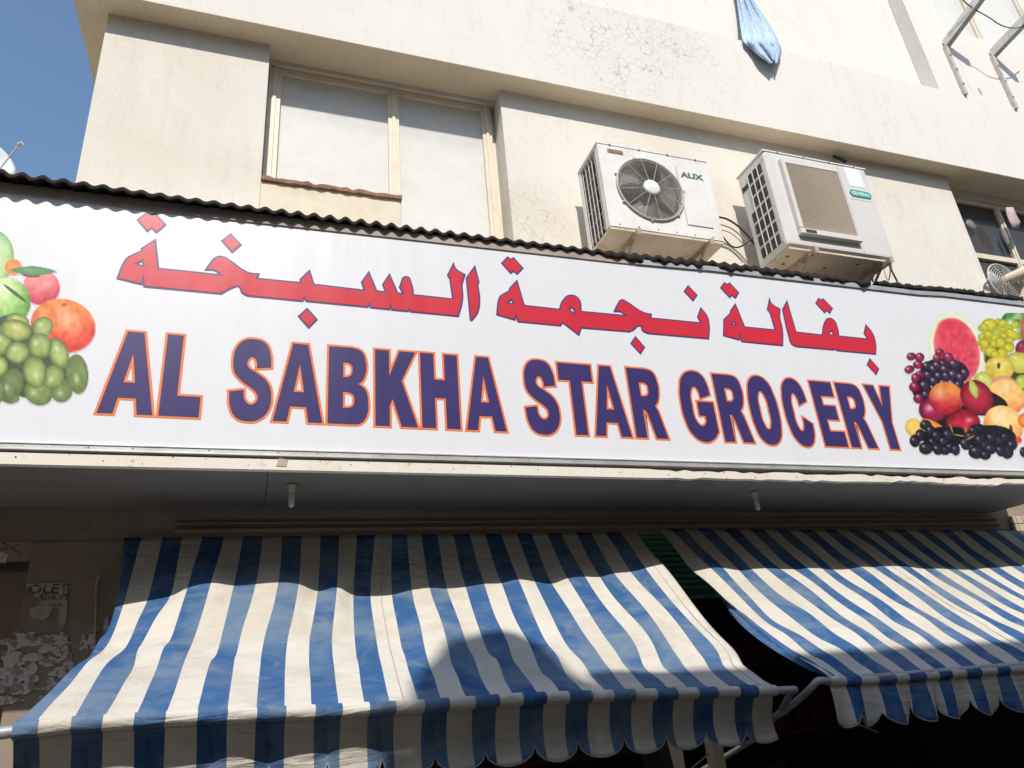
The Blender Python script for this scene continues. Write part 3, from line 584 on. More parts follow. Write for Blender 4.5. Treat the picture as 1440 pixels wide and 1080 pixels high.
gr = [(120, 900, 34, 40), (155, 865, 34, 40), (188, 800, 38, 32), (215, 838, 34, 38), (190, 945, 46, 42), (255, 868, 34, 36), (265, 950, 34, 40), (300, 905, 36, 36), (330, 860, 34, 38), (345, 940, 36, 38), (378, 955, 28, 38), (310, 960, 34, 30), (230, 910, 34, 34), (440, 915, 34, 44), (470, 870, 34, 34), (520, 820, 42, 28), (490, 835, 30, 34), (530, 890, 34, 34), (510, 970, 52, 44), (560, 925, 38, 36), (605, 880, 36, 38), (600, 950, 38, 36), (650, 900, 34, 34), (690, 875, 34, 26), (665, 960, 34, 40), (735, 925, 34, 36), (705, 970, 40, 44), (565, 990, 36, 30), (805, 970, 22, 32), (830, 985, 30, 30)]
random.shuffle(gr)
for x, y, rx, ry in gr: p.ell(x, y, rx, ry, random.uniform(-15, 15), (44, 38, 52), (14, 10, 18), hi=.5, hx=-.35, hy=-.3, hw=.22, noise=.06)
for a_ in ((350, 820, 40, 4, 70), (400, 865, 50, 4, 10), (470, 880, 40, 4, -30), (440, 830, 30, 4, 100)): p.ell(*a_, (205, 160, 70), hi=0)
p.build('fruit_picture', YS - 0.0012)

# ------------------------------------------------------------------ corrugated sheet roof over the sign
random.seed(13)
cs = MB(); nx = 900; ny = 8; vs = []; fs = []; xs0, xs1 = -2.6, 4.02
for i in range(nx + 1):
    x = xs0 + (xs1 - xs0) * i / nx; yf = itp(x, tabY); ze = itp(x, ez)
    amp = 0.0125 * (1 if x < 1.9 else 0.7) * (0.85 + 0.25 * math.sin(x * 3.1)); ph = x * 2 * math.pi / 0.083 + 0.5 * math.sin(x * 2.3)
    rag = 0.0 if x < 1.9 else 0.010 * math.sin(x * 31) * math.sin(x * 7.7) + (0.02 if abs(x - 2.62) < 0.03 else 0)
    tear = 0.045 * max(0, (x - 3.93) / 0.09) if x > 3.93 else 0
    if x > 3.97: tear += 0.02 * math.sin(x * 160)
    lip = 0.026 if x < 1.9 else 0.046 + 0.012 * math.sin(x * 23) * math.sin(x * 5.1)
    vs.append((x, yf + rag - 0.002, ze + amp * math.sin(ph) - lip + (rag * 0.8 + tear)))
    for j in range(ny + 1):
        t = j / ny; y = yf + rag + (4.10 - yf - rag) * t
        vs.append((x, y, ze + 0.03 * t + amp * math.sin(ph) + (rag * 0.8 + tear) * (1 - t)))
for i in range(nx):
    for j in range(ny + 1): a = i * (ny + 2) + j; fs.append((a, a + ny + 2, a + ny + 3, a + 1))
cs.add(vs, fs, 0, True)
for q in range(len(cs.mi)): cs.mi[q] = 1 if q % (ny + 1) >= 2 else 0
ft = MB(); vs = []; fs2 = []
for i in range(61):
    x = -2.63 + (2.10 + 2.63) * i / 60; z1_ = itp(x, ez) - 0.022; z0_ = z1_ - 0.048
    for (y, z) in ((YS - 0.008, z0_), (YS - 0.008, z1_), (YS + 0.03, z1_), (YS + 0.03, z0_)): vs.append((x, y, z))
    if i < 60: fs2 += [(i * 4 + j, i * 4 + (j + 1) % 4, i * 4 + 4 + (j + 1) % 4, i * 4 + 4 + j) for j in range(4)]
ft.add(vs, fs2); part(ft.build('top_trim', M['browntrim']), SG)
ft = MB(); vs = []; fs2 = []
for i in range(61):
    x = 2.103 + (5.48 - 2.103) * i / 60; z1_ = itp(x, ez) - 0.036; z0_ = z1_ - 0.034
    for (y, z) in ((YS - 0.012, z0_), (YS - 0.012, z1_), (YS + 0.03, z1_), (YS + 0.03, z0_)): vs.append((x, y, z))
    if i < 60: fs2 += [(i * 4 + j, i * 4 + (j + 1) % 4, i * 4 + 4 + (j + 1) % 4, i * 4 + 4 + j) for j in range(4)]
ft.add(vs, fs2); part(ft.build('top_trim', M['alu']), SG)
sh = cs.build('corrugated_roof', [M['sheet'], M['zinc']]); md = sh.modifiers.new('thick', 'SOLIDIFY'); md.thickness = 0.002
tag(sh, 'rusty dark corrugated metal sheeting laid along the top edge of the shop sign, torn at its right end', 'corrugated sheet')
cs = MB(); vs = []; fs = []; nx = 120
for i in range(nx + 1):
    x = 4.04 + 1.43 * i / nx; ze = itp(x, ez) + 0.008 + random.uniform(-0.003, 0.003)
    vs.append((x, 3.283, ze - 0.040))
    for j in range(5):
        t = j / 4; y = 3.285 + (4.10 - 3.285) * t; vs.append((x, y + (random.uniform(-0.01, 0.01) if j == 0 else 0), ze + 0.03 * t + 0.006 * math.sin(x * 60) * (0.4 if x > 4.4 else 1)))
for i in range(nx):
    for j in range(5): a = i * 6 + j; fs.append((a, a + 6, a + 7, a + 1))
cs.add(vs, fs, 0, True); sh = cs.build('corrugated_roof', [M['sheet'], M['zinc']]); md = sh.modifiers.new('thick', 'SOLIDIFY'); md.thickness = 0.002
tag(sh, 'short flattened piece of dark sheeting right of the torn end, above the printed watermelon', 'corrugated sheet')

# ------------------------------------------------------------------ air conditioners
def ac_base(name, loc, label, wd, ht, dp, mat, bev):
    t = empty(name, loc, label, 'air conditioner', 'air conditioner outdoor units on the wall')
    return t
def put(mb, name, mat, parent): return mb.build(name, mat, parent)

# unit with round fan
A = ac_base('air_conditioner', (2.61, 3.6, 4.625), 'white outdoor unit with a round fan grille, left of the two on the wall', 0, 0, 0, 0, 0)
W_, H_, D_ = 0.92, 0.715, 0.345
x0 = -W_ / 2; x1 = W_ / 2
cx, cz, cr = x0 + 0.375, 0.365, 0.262
b = MB()
# front sheet with a round hole
nn = 64; ring = [(cx + cr * math.cos(2 * math.pi * k / nn), cz + cr * math.sin(2 * math.pi * k / nn)) for k in range(nn)]
outer = []
for k in range(nn):
    a = 2 * math.pi * k / nn; dx, dz = math.cos(a), math.sin(a)
    ts = [((x1 - cx) / dx) if dx > 1e-6 else ((x0 - cx) / dx if dx < -1e-6 else 9), ((H_ - cz) / dz) if dz > 1e-6 else ((0.0 - cz) / dz if dz < -1e-6 else 9)]
    tt = min(ts); outer.append((cx + dx * tt, cz + dz * tt))
vs = [(x, 0, z) for x, z in ring] + [(x, 0, z) for x, z in outer] + [(x, 0.05, z) for x, z in ring]
fs = [(k, (k + 1) % nn, nn + (k + 1) % nn, nn + k) for k in range(nn)] + [(k, (k + 1) % nn, 2 * nn + (k + 1) % nn, 2 * nn + k) for k in range(nn)]
for (X, Z) in ((x0, 0), (x1, 0), (x1, H_), (x0, H_)):
    vs.append((X, 0, Z)); ci = len(vs) - 1
    ds = sorted(range(nn), key=lambda k: (outer[k][0] - X) ** 2 + (outer[k][1] - Z) ** 2)
    on1 = min((k for k in range(nn) if abs(outer[k][0] - X) < 1e-4), key=lambda k: abs(outer[k][1] - Z)); on2 = min((k for k in range(nn) if abs(outer[k][1] - Z) < 1e-4), key=lambda k: abs(outer[k][0] - X))
    fs.append((nn + on1, nn + on2, ci))
b.add(vs, fs)
b.box((x0, 0.001, H_ - 0.012), (x1, D_, H_ + 0.0)); b.box((x1 - 0.012, 0.001, 0), (x1, D_, H_ - 0.013)); b.box((x0 + 0.001, D_ - 0.04, 0), (x0 + 0.03, D_, H_ - 0.013)); b.box((x0 + 0.001, 0.001, 0), (x0 + 0.03, 0.055, H_ - 0.013))
b.box((x0 - 0.006, -0.004, H_ + 0.002), (x1 + 0.006, D_ + 0.004, H_ + 0.012), 0.004)
b.box((x0 + 0.02, D_ - 0.012, 0.001), (x1 - 0.02, D_, H_ - 0.014))
put(b, 'casing', M['acwhite'], A)
b = MB(); b.box((x0 + 0.02, 0.16, 0.02), (x1 - 0.30, 0.30, H_ - 0.03)); b.box((x0 + 0.035, 0.06, 0.02), (x0 + 0.05, 0.3, H_ - 0.03)); put(b, 'condenser_coil', M['coil'], A)
b = MB()
for k in range(5): y = 0.075 + 0.052 * k; b.tube([(x0 + 0.006, y, 0.01), (x0 + 0.006, y, H_ - 0.015)], 0.0045, 6)
for k in range(6): z = 0.06 + 0.115 * k; b.tube([(x0 + 0.012, 0.055, z), (x0 + 0.012, 0.305, z)], 0.003, 6)
put(b, 'side_grille', M['wire'], A)
b = MB()
for k in range(19): b.ring((cx, -0.022 + 0.010 * (k / 19) ** 3, cz), 0.072 + (cr - 0.076) * k / 18, 0.0016, 56, 4)
b.ring((cx, -0.010, cz), cr + 0.006, 0.007, 64, 6); b.ring((cx, -0.004, cz), cr - 0.006, 0.005, 64, 6)
for k in range(12):
    a = 2 * math.pi * (k + .3) / 12; b.tube([(cx + 0.06 * math.cos(a), -0.026, cz + 0.06 * math.sin(a)), (cx + cr * math.cos(a), -0.014, cz + cr * math.sin(a))], 0.0022, 5)
for k in range(7):
    a = 2 * math.pi * (k + .12) / 7; b.lathe_y((cx + (cr + 0.017) * math.cos(a), -0.008, cz + (cr + 0.017) * math.sin(a)), [(0.011, 0.008), (0.010, -0.003), (0.001, -0.005)], 10)
gr_ = put(b, 'fan_grille', M['wire'], A)
b = MB(); b.lathe_y((cx, -0.030, cz), [(0.066, 0.008), (0.064, -0.002), (0.05, -0.008), (0.001, -0.010)], 32); put(b, 'hub_cap', M['white'], gr_)
b = MB()
for k in range(3):
    a0 = 2 * math.pi * k / 3 + 0.1; vs = []; fs = []
    for i in range(9):
        r_ = 0.06 + 0.185 * i / 8
        for j in range(9):
            a = a0 + (j / 8 - .5) * (0.75 + 0.75 * (i / 8)) + 0.25 * (i / 8); vs.append((cx + r_ * math.cos(a), 0.075 - 0.07 * (j / 8), cz + r_ * math.sin(a)))
    fs = [(i * 9 + j, i * 9 + j + 1, i * 9 + j + 10, i * 9 + j + 9) for i in range(8) for j in range(8)]; b.add(vs, fs, 0, True)
b.lathe_y((cx, 0.0, cz), [(0.001, 0.0), (0.06, 0.002), (0.062, 0.09)], 24)
put(b, 'fan', M['blade'], A)
b = MB(); b.box((x1 - 0.285, -0.006, 0.10), (x1 - 0.075, -0.0005, H_ - 0.09), 0.003); put(b, 'access_panel', M['acwhite'], A)
b = MB(); xa, xb, za, zb_ = x1 - 0.286, x1 - 0.074, 0.099, H_ - 0.089
for q in (((xa - .003, -0.001, za), (xa, 0.0, zb_)), ((xb, -0.001, za), (xb + .003, 0.0, zb_)), ((xa, -0.001, za - .004), (xb, 0.0, za)), ((xa, -0.001, zb_), (xb, 0.0, zb_ + .003))): b.box(*q)
put(b, 'panel_seam', M['browntrim'], A)
b = MB(); b.box((x0 + 0.075, -0.0015, H_ - 0.070), (x0 + 0.205, 0.0, H_ - 0.030)); put(b, 'plate_rim', M['rustpale'], A)
b = MB(); b.box((x0 + 0.084, -0.004, H_ - 0.064), (x0 + 0.196, -0.002, H_ - 0.037)); put(b, 'name_plate', M['rust'], A)
b = MB(); add_flat(b, text_mesh('AUX', 0.068, 0.0032, 1.3), -0.0075, 0, x1 - 0.165, H_ - 0.165); put(b, 'logo', M['auxgreen'], A)
b = MB(); b.box((x0 + 0.004, 0.004, -0.022), (x1 - 0.004, D_ - 0.002, -0.0015)); put(b, 'base_pan', M['acbase'], A)
b = MB()
for k in range(6): put(MB().lathe_y((x0 + 0.08 + 0.15 * k, -0.001, 0.022), [(0.006, 0.0), (0.005, -0.003), (0.001, -0.004)], 8), 'screw', M['browntrim'], A)
for k in range(4): put(MB().lathe_y((x0 + 0.1 + 0.24 * k, -0.005, H_ + 0.006), [(0.007, 0.0), (0.006, -0.004), (0.001, -0.006)], 8), 'screw', M['browntrim'], A)
def bracket(loc, label, mat='rustpale', L=0.50):
    t = empty('wall_bracket', loc, label, 'bracket', 'steel brackets under the air conditioners')
    b = MB(); b.box((-0.018, -L, -0.004), (0.018, 0, 0.0)); b.box((-0.018, -L, -0.036), (-0.014, 0, -0.0045)); b.box((-0.018, -L - 0.003, -0.036), (0.018, -L, 0.012)); put(b, 'arm', M[mat], t)
    b = MB(); b.box((-0.02, -0.006, -0.40), (0.02, 0, 0.03)); put(b, 'wall_plate', M[mat], t)
    b = MB(); b.tube([(0, -L * 0.8, -0.02), (0, -0.01, -0.36)], 0.012, 6); put(b, 'strut', M[mat], t); return t
ZA = 4.625 - 0.0225
for dx, lab in ((-0.255, 'rusty steel bracket under the left end of the round-fan unit'), (0.33, 'rusty steel bracket under the right end of the round-fan unit')):
    bracket((2.61 + dx, YW - 0.001, ZA), lab, L=0.535)

# unit with louvred front
A2 = ac_base('air_conditioner', (4.17, 3.6, 4.68), 'grey-white outdoor unit with a square brown louvred front, right of the two on the wall', 0, 0, 0, 0, 0)
W_, H_, D_ = 1.045, 0.905, 0.36; x0 = -W_ / 2; x1 = W_ / 2
b = MB(); b.box((x0 + 0.001, 0, 0), (x1, D_, H_), 0.035); put(b, 'casing', M['acwarm'], A2)
b = MB(); b.box((x0 - 0.004, -0.004, H_ - 0.012), (x1 + 0.004, D_ + 0.004, H_ + 0.008), 0.009); put(b, 'top_cover', M['acwhite'], A2)
b = MB()
for i in range(4):
    for j in range(7):
        if i == 3 and j in (5, 6): continue
        if i == 3 and j == 4: continue
        y = 0.060 + 0.062 * i; z = 0.055 + 0.113 * j; b.box((x0 - 0.0015, y, z), (x0 + 0.004, y + 0.042, z + 0.088))
b.box((x0 - 0.0015, 0.250, 0.72), (x0 + 0.004, 0.325, 0.765)); put(b, 'side_vent', M['dark'], A2)
b = MB()
for i in range(3): b.tube([(x0 - 0.004, 0.054 + 0.062 * (i + 1) - 0.01, 0.05), (x0 - 0.004, 0.054 + 0.062 * (i + 1) - 0.01, H_ - 0.08)], 0.004, 6)
put(b, 'vent_bars', M['acwarm'], A2)
gx0, gx1, gz0, gz1 = x0 + 0.165, x0 + 0.70, 0.15, 0.80
b = MB(); b.box((gx0 - 0.045, -0.042, gz0 - 0.055), (gx1 + 0.012, 0.003, gz0 - 0.004), 0.008); b.box((gx0 - 0.045, -0.042, gz0 - 0.003), (gx0 - 0.008, 0.003, gz1 + 0.015), 0.008)
b.box((gx0 - 0.007, -0.012, gz1 + 0.003), (gx1 + 0.012, 0.003, gz1 + 0.015), 0.003); b.box((gx1 + 0.003, -0.018, gz0 - 0.003), (gx1 + 0.012, 0.003, gz1 + 0.002), 0.003)
fr_ = put(b, 'grille_frame', M['acwarm'], A2)
b = MB(); b.box((gx0 + 0.0, -0.0435, gz0 - 0.045), (gx0 + 0.10, -0.041, gz0 - 0.015)); put(b, 'name_plate', M['dark'], fr_)
b = MB(); b.box((gx0 - 0.006, -0.004, gz0 - 0.002), (gx1 + 0.002, 0.001, gz1 + 0.002))
ns = 36
for k in range(ns):
    z = gz0 + (gz1 - gz0) * (k + .5) / ns; h = (gz1 - gz0) / ns
    b.add([(gx0 - 0.005, -0.013, z + h * .30), (gx1, -0.010, z + h * .30), (gx1, -0.006, z - h * .5), (gx0 - 0.005, -0.007, z - h * .5), (gx0 - 0.005, -0.013, z + h * .20), (gx1, -0.010, z + h * .20)], [(0, 1, 2, 3), (4, 5, 2, 3), (0, 1, 5, 4)])
put(b, 'louvred_grille', M['louvre'], A2)
b = MB(); b.box((x0 + 0.735, -0.0012, 0.02), (x0 + 0.7375, 0.0, H_ - 0.02)); b.box((x0 + 0.775, -0.0012, 0.552), (x1 - 0.05, 0.0, 0.5545)); put(b, 'panel_seam', M['browntrim'], A2)
b = MB(); b.box((x1 - 0.235, -0.002, 0.69), (x1 - 0.075, -0.0004, 0.885)); st = put(b, 'label_sticker', M['sticker'], A2)
b = MB(); cxb, czb = x1 - 0.15, 0.615
b.prism([(cxb - 0.115, czb), (cxb - 0.095, czb + 0.034), (cxb + 0.095, czb + 0.034), (cxb + 0.115, czb), (cxb + 0.095, czb - 0.034), (cxb - 0.095, czb - 0.034)], -0.005, -0.0005); bd = put(b, 'badge', M['teal'], A2)
b = MB(); add_flat(b, text_mesh('GENERAL', 0.044, 0.0012, 1.0), -0.0062, 0, cxb, czb); put(b, 'logo', M['white'], bd)
b = MB(); b.box((x0 + 0.02, 0.02, -0.020), (x1 - 0.02, D_ - 0.01, -0.0012)); put(b, 'base_pan', M['acbase'], A2)
b = MB()
for (x, y) in ((x0 + 0.08, 0.12), (x0 + 0.12, 0.22), (x0 + 0.26, 0.06), (x0 + 0.26, 0.16), (x1 - 0.3, 0.1), (x0 + 0.5, 0.2)): put(MB().lathe_z((x, y, -0.0215), [(0.001, 0), (0.013, 0), (0.013, 0.001)], 10), 'drain_hole', M['dark'], A2)
b = MB()
for k in range(4): put(MB().lathe_y((x0 + 0.14 + 0.26 * k, -0.006, H_ + 0.0), [(0.008, 0.002), (0.006, -0.003), (0.001, -0.004)], 8), 'screw', M['browntrim'], A2)
for (y, z) in ((0.04, 0.05), (0.03, 0.83)): put(MB().tube([(x0 - 0.003, y, z), (x0 + 0.004, y, z)], 0.006, 8), 'screw', M['browntrim'], A2)
for dx, lab in ((-0.30, 'rusty steel bracket under the left end of the louvred unit'), (0.43, 'rusty steel bracket under the right end of the louvred unit')):
    bracket((4.17 + dx, YW - 0.001, 4.68 - 0.0215), lab, L=0.545)

# cables between the units
def catmull(pts, n=8):
    pts = [Vector(p) for p in pts]; out = []
    for i in range(len(pts) - 1):
        p0 = pts[max(i - 1, 0)]; p1 = pts[i]; p2 = pts[i + 1]; p3 = pts[min(i + 2, len(pts) - 1)]
        for k in range(n):
            t = k / n; out.append(0.5 * ((2 * p1) + (p2 - p0) * t + (2 * p0 - 5 * p1 + 4 * p2 - p3) * t * t + (3 * p1 - p0 - 3 * p2 + p3) * t ** 3))
    out.append(pts[-1]); return out
def cable(px, Y, r, mat, label, cat='cable', g=None, name='cable'):
    o = MB().tube(catmull([P(x, y, Y) for x, y in px]), r, 6).build(name, M[mat]); return tag(o, label, cat, g)
gc = 'cables looping from the round-fan unit'
cable([(1008, 305), (1022, 308), (1038, 318), (1052, 332), (1062, 345)], 3.98, 0.009, 'cable', 'uppermost thick black cable leaving the round-fan unit on its right', g=gc)
cable([(1012, 315), (1030, 322), (1045, 335), (1056, 347)], 4.00, 0.007, 'cablew', 'beige cable under the uppermost black one, between the two outdoor units', g=gc)
cable([(1014, 323), (1028, 328), (1040, 338), (1047, 346)], 4.02, 0.005, 'cablew', 'thinnest beige cable between the two outdoor units', g=gc)
cable([(1016, 332), (1026, 344), (1036, 348), (1048, 343), (1060, 333)], 3.96, 0.007, 'cable', 'lowest black cable, drooping in a loop between the two outdoor units', g=gc)
gc = 'cables hanging below the louvred unit'
cable([(1252, 368), (1254, 380), (1262, 396)], 3.96, 0.008, 'cable', 'thick black cable hanging below the right corner of the louvred unit', g=gc)
cable([(1249, 370), (1252, 380), (1250, 394)], 3.96, 0.006, 'cable', 'thin dark cable bowed out beside the thick one under the louvred unit', g=gc)
cable([(1246, 370), (1244, 382), (1248, 394)], 3.97, 0.005, 'cablew', 'beige cable hanging below the right corner of the louvred unit', g=gc)

# ------------------------------------------------------------------ awnings
def arr(rows): return np.array(rows)
def cat1(a, n):
    """Catmull-Rom along axis 0"""
    out = []
    for i in range(len(a) - 1):
        p0 = a[i - 1] if i > 0 else 2 * a[0] - a[1]; p1 = a[i]; p2 = a[i + 1]; p3 = a[i + 2] if i + 2 < len(a) else 2 * a[-1] - a[-2]
        for k in range(n):
            t = k / n; out.append(0.5 * (2 * p1 + (p2 - p0) * t + (2 * p0 - 5 * p1 + 4 * p2 - p3) * t * t + (3 * p1 - p0 - 3 * p2 + p3) * t ** 3))
    out.append(a[-1]); return np.array(out)
SD = np.array([-0.2, -1, 1.1])
def shadow_pt(px, py):
    d = R @ np.array([px - 720, -(py - 540), -F]); t = (2.758 + 1.1 * YS - 1.75) / (d[2] + 1.1 * d[1]); return CAM + d * t
def fabric_mesh(name, nodes, parity, parent, nr=12, nc=6, wr=0.004, seed=1):
    a = cat1(nodes, nr); a = np.swapaxes(cat1(np.swapaxes(a, 0, 1), nc), 0, 1)      # rows x cols x 3
    nR, nC, _ = a.shape; rs = np.random.RandomState(seed); disp = np.zeros((nR, nC))
    ii, jj = np.meshgrid(np.arange(nR) / nR, np.arange(nC) / nc, indexing='ij')
    for k in range(14):
        fx = rs.uniform(0.3, 2.2); fy = rs.uniform(3, 16); disp += np.sin(jj * fx + ii * fy * 2 * rs.choice([-1, 1]) + rs.uniform(0, 6.28)) / (1 + 0.4 * (fx + fy / 6))
    env = np.sin(np.pi * np.clip(ii, 0, 1)) ** 0.7
    a[..., 2] += disp * wr * env; a[..., 1] -= disp * wr * 0.6 * env
    vs = [tuple(p_) for p_ in a.reshape(-1, 3)]; fs = []; mi = []
    mb = MB(); mb.v = vs
    for i in range(nR - 1):
        for j in range(nC - 1):
            mb.f.append((i * nC + j, i * nC + j + 1, (i + 1) * nC + j + 1, (i + 1) * nC + j)); mb.mi.append((j // nc + parity) % 2); mb.sm.append(True)
    o = mb.build(name, [M['fblue'], M['fwhite']]); part(o, parent)
    md = o.modifiers.new('thick', 'SOLIDIFY'); md.thickness = 0.0015
    return o, a

AW1 = empty('striped_awning', (0.8, 4.05, 2.6), 'faded blue and white striped awning on the left, with straight taut right edge', 'awning', 'striped shop awnings under the sign')
top = [175, 199, 229, 256, 285, 315, 342, 370, 397, 424, 451, 477, 502, 527, 551, 572, 592, 615, 637, 660, 682, 705, 727, 747, 769, 788, 810, 831, 851, 872, 892]
shd = [(162.5, 852.5), (174, 849), (207.5, 843), (240, 836), (264, 826), (297, 820), (329, 823), (360, 820.5), (391.5, 819), (420, 821), (447, 829), (474, 823), (497, 834), (521, 837), (551, 836), (579, 827), (604, 822), (628, 825), (654, 825), (680, 821), (704, 820), (728, 814), (751, 815), (775, 818), (797, 812), (821, 809.5), (842, 809), (862.5, 802.5), (885.5, 799), (906, 795.5), (929, 794)]
r900 = [142, 154, 181, 201, 239, 272, 310, 336.7, 371.5, 405, 435.5, 466.7, 499, 530, 563.5, 594.4, 626.7, 655.6, 681, 711, 739, 766.7, 793, 829, 855.6, 887, 911, 937, 970, 994.4, 1020.7]
r940 = [107, 118, 145.5, 185.5, 219, 256.7, 294, 328, 365.5, 401, 435.5, 470, 504, 536.7, 574, 606, 638, 670, 702, 731, 762, 793, 823, 854, 881, 910, 938, 964, 996, 1021, 1050]
bot = [17, 51, 104, 147, 192, 234, 277, 320, 360.4, 400, 438, 476, 512, 548, 588, 620, 655.6, 690, 720, 754.5, 786.7, 819, 850, 880, 907, 938, 965.6, 994.5, 1025.6, 1053, 1085]
bart = [17, 54, 100, 144, 188, 232, 277, 319, 360, 401, 442, 480, 518, 555, 595, 630, 666, 700, 733, 766, 798, 830, 860, 891, 921, 950, 979, 1006, 1037, 1063, 1090]
def ybar1(px): return itp(px, [(17, 1022), (54, 1017), (100, 1012), (247, 1003), (440, 994), (595, 986), (733, 976), (891, 970), (1090, 964)])
nodes = np.zeros((5, 31, 3))
sy = np.mean([q[1] for q in [shadow_pt(*s_) for s_ in shd]])
for c in range(31):
    t = c / 30
    nodes[0, c] = P(top[c], 756 - 8 * t, 4.04)
    q = shadow_pt(*shd[c]); dy = q[1] - sy
    nodes[1, c] = q
    nodes[2, c] = P(r900[c], 900, 3.52 - 0.27 * t ** 0.7 + 0.55 * dy)
    nodes[3, c] = P(r940[c], 940, 3.16 - 0.06 * t + 0.2 * dy)
    nodes[4, c] = P(bot[c], ybar1(bot[c]) - 1, 2.55 + 0.36 * t)
# the right side of the fabric is nearly straight: keep depth falling evenly
for c in range(31):
    if nodes[3, c, 1] < nodes[4, c, 1] + 0.04: nodes[3, c] = P(r940[c], 940, nodes[4, c, 1] + 0.06)
cloth1, g1 = fabric_mesh('fabric', nodes, 0, AW1, wr=0.0055, seed=2)
M['seam'] = worn('seam_thread', (0.42, 0.39, 0.35), (0.28, 0.25, 0.22), 0.9)

def seams(grid, cols, parent, off=0.0025):
    for c in cols: part(MB().tube([Vector(q) + Vector((0, -off * .6, off)) for q in grid[::3, c]], 0.0022, 5).build('seam', M['seam']), parent)
def wrapped_bar(name, pts, r, parity, parent, m=14, wob=0.0):
    mb = MB()
    for i in range(len(pts) - 1):
        a = Vector(pts[i]); b_ = Vector(pts[i + 1]); mb.tube([a, a.lerp(b_, .33), a.lerp(b_, .66), b_], [r * (1 + wob * random.uniform(-1, 1)) for _ in range(4)], m, cap=False, mi=(i + parity) % 2)
    o = mb.build(name, [M['fblue'], M['fwhite']]); return part(o, parent)
seams(g1, [13 * 6 + 3, 29 * 6 + 3], AW1)
barpts = [P(bart[c], ybar1(bart[c]) + 7, 2.55 + 0.36 * c / 30 - 0.012) for c in range(31)]
wrapped_bar('fabric_wrap', barpts, 0.0225, 0, AW1)
d0 = norm(barpts[0] - barpts[1]); d1 = norm(barpts[-1] - barpts[-2])
b = MB(); b.tube([barpts[0] + d0 * 0.16, barpts[0] - d0 * 0.02] + [p_ for p_ in barpts[1:-1:3]] + [barpts[-1] + d1 * 0.118], 0.017, 12)
part(b.build('front_bar', M['pipe']), AW1)
b = MB(); e = barpts[-1] + d1 * 0.10; b.tube([e, P(1098, 1000, 3.15), P(1060, 1040, 3.6), np.array([2.3, 4.1, 1.2])], 0.014, 10); part(b.build('arm', M['pipe']), AW1)
b = MB(); e = barpts[0] + d0 * 0.10; b.tube([e, np.array([-0.72, 4.1, 1.2])], 0.014, 10); part(b.build('arm', M['pipe']), AW1)

def valance(name, tops, notches, depth_n, depth_l, parity, parent, seed=0, sway=(0, 0), wave=0.008, wf=1.0, bulge=0.02):
    """tops: stripe boundaries along the bar; notches: positions (in stripe index) where two lobes meet"""
    tops = np.array(tops); n = len(tops) - 1; nc = 10; a = cat1(tops, nc); nR = 14; mb = MB(); rs = np.random.RandomState(seed); edge = []
    V = []
    for j in range(len(a)):
        u = j / nc
        k = max([q for q in range(len(notches)) if notches[q] <= u], default=0); k = min(k, len(notches) - 2)
        s_ = np.clip((u - notches[k]) / (notches[k + 1] - notches[k]), 0, 1); lob = math.sqrt(max(0, 1 - abs(2 * s_ - 1) ** 1.9))
        Ld = itp(u, depth_n) + (itp(u, depth_l) - itp(u, depth_n)) * lob
        for i in range(nR):
            v = i / (nR - 1); p_ = a[j].copy(); p_[2] -= Ld * v; p_[0] += sway[0] * v * (u / n) + 0.004 * math.sin(u * 2.1) * v
            p_[1] += -bulge * math.sin(v * math.pi * 0.6) + wave * v * math.sin(u * wf * math.pi + 0.7 * math.sin(u * 0.9)) + sway[1] * v
            V.append(p_)
        edge.append(V[-1])
    mb.v = [tuple(p_) for p_ in V]
    for j in range(len(a) - 1):
        for i in range(nR - 1):
            mb.f.append((j * nR + i, j * nR + i + 1, (j + 1) * nR + i + 1, (j + 1) * nR + i)); mb.mi.append((j // nc + parity) % 2); mb.sm.append(True)
    o = mb.build(name, [M['fblue'], M['fwhite']]); part(o, parent); md = o.modifiers.new('thick', 'SOLIDIFY'); md.thickness = 0.0015
    e_ = MB().tube([Vector(p_) for p_ in edge], 0.0033, 5).build('piping', M['fedge']); e_.parent = o
    return o
vt = [p_ + np.array([0, 0.020, -0.016]) for p_ in barpts]
notch = [-1.5] + [0.5 + 2 * k for k in range(15)] + [30.0]; notch[-2] = 28.5
notch = [-1.5, 0.5, 2.5, 4.5, 6.5, 8.5, 10.5, 12.5, 14.5, 16.5, 18.5, 20.5, 22.5, 24.5, 26.5, 28.5, 30.3]
def vlen(px_t, py_t, px_b, py_b, Y): return P(px_t, py_t, Y)[2] - P(px_b, py_b, Y)[2]
dn = [(0, 0.138), (4, 0.138), (12, 0.142), (16, 0.150), (22, 0.140), (26, 0.138), (30, 0.138)]; dl = [(0, 0.200), (12, 0.202), (18, 0.208), (22, 0.203), (30, 0.193)]
valance('valance', vt, notch, dn, dl, 0, AW1, 3, (0.03, 0.0), 0.009, 0.5, -0.075)

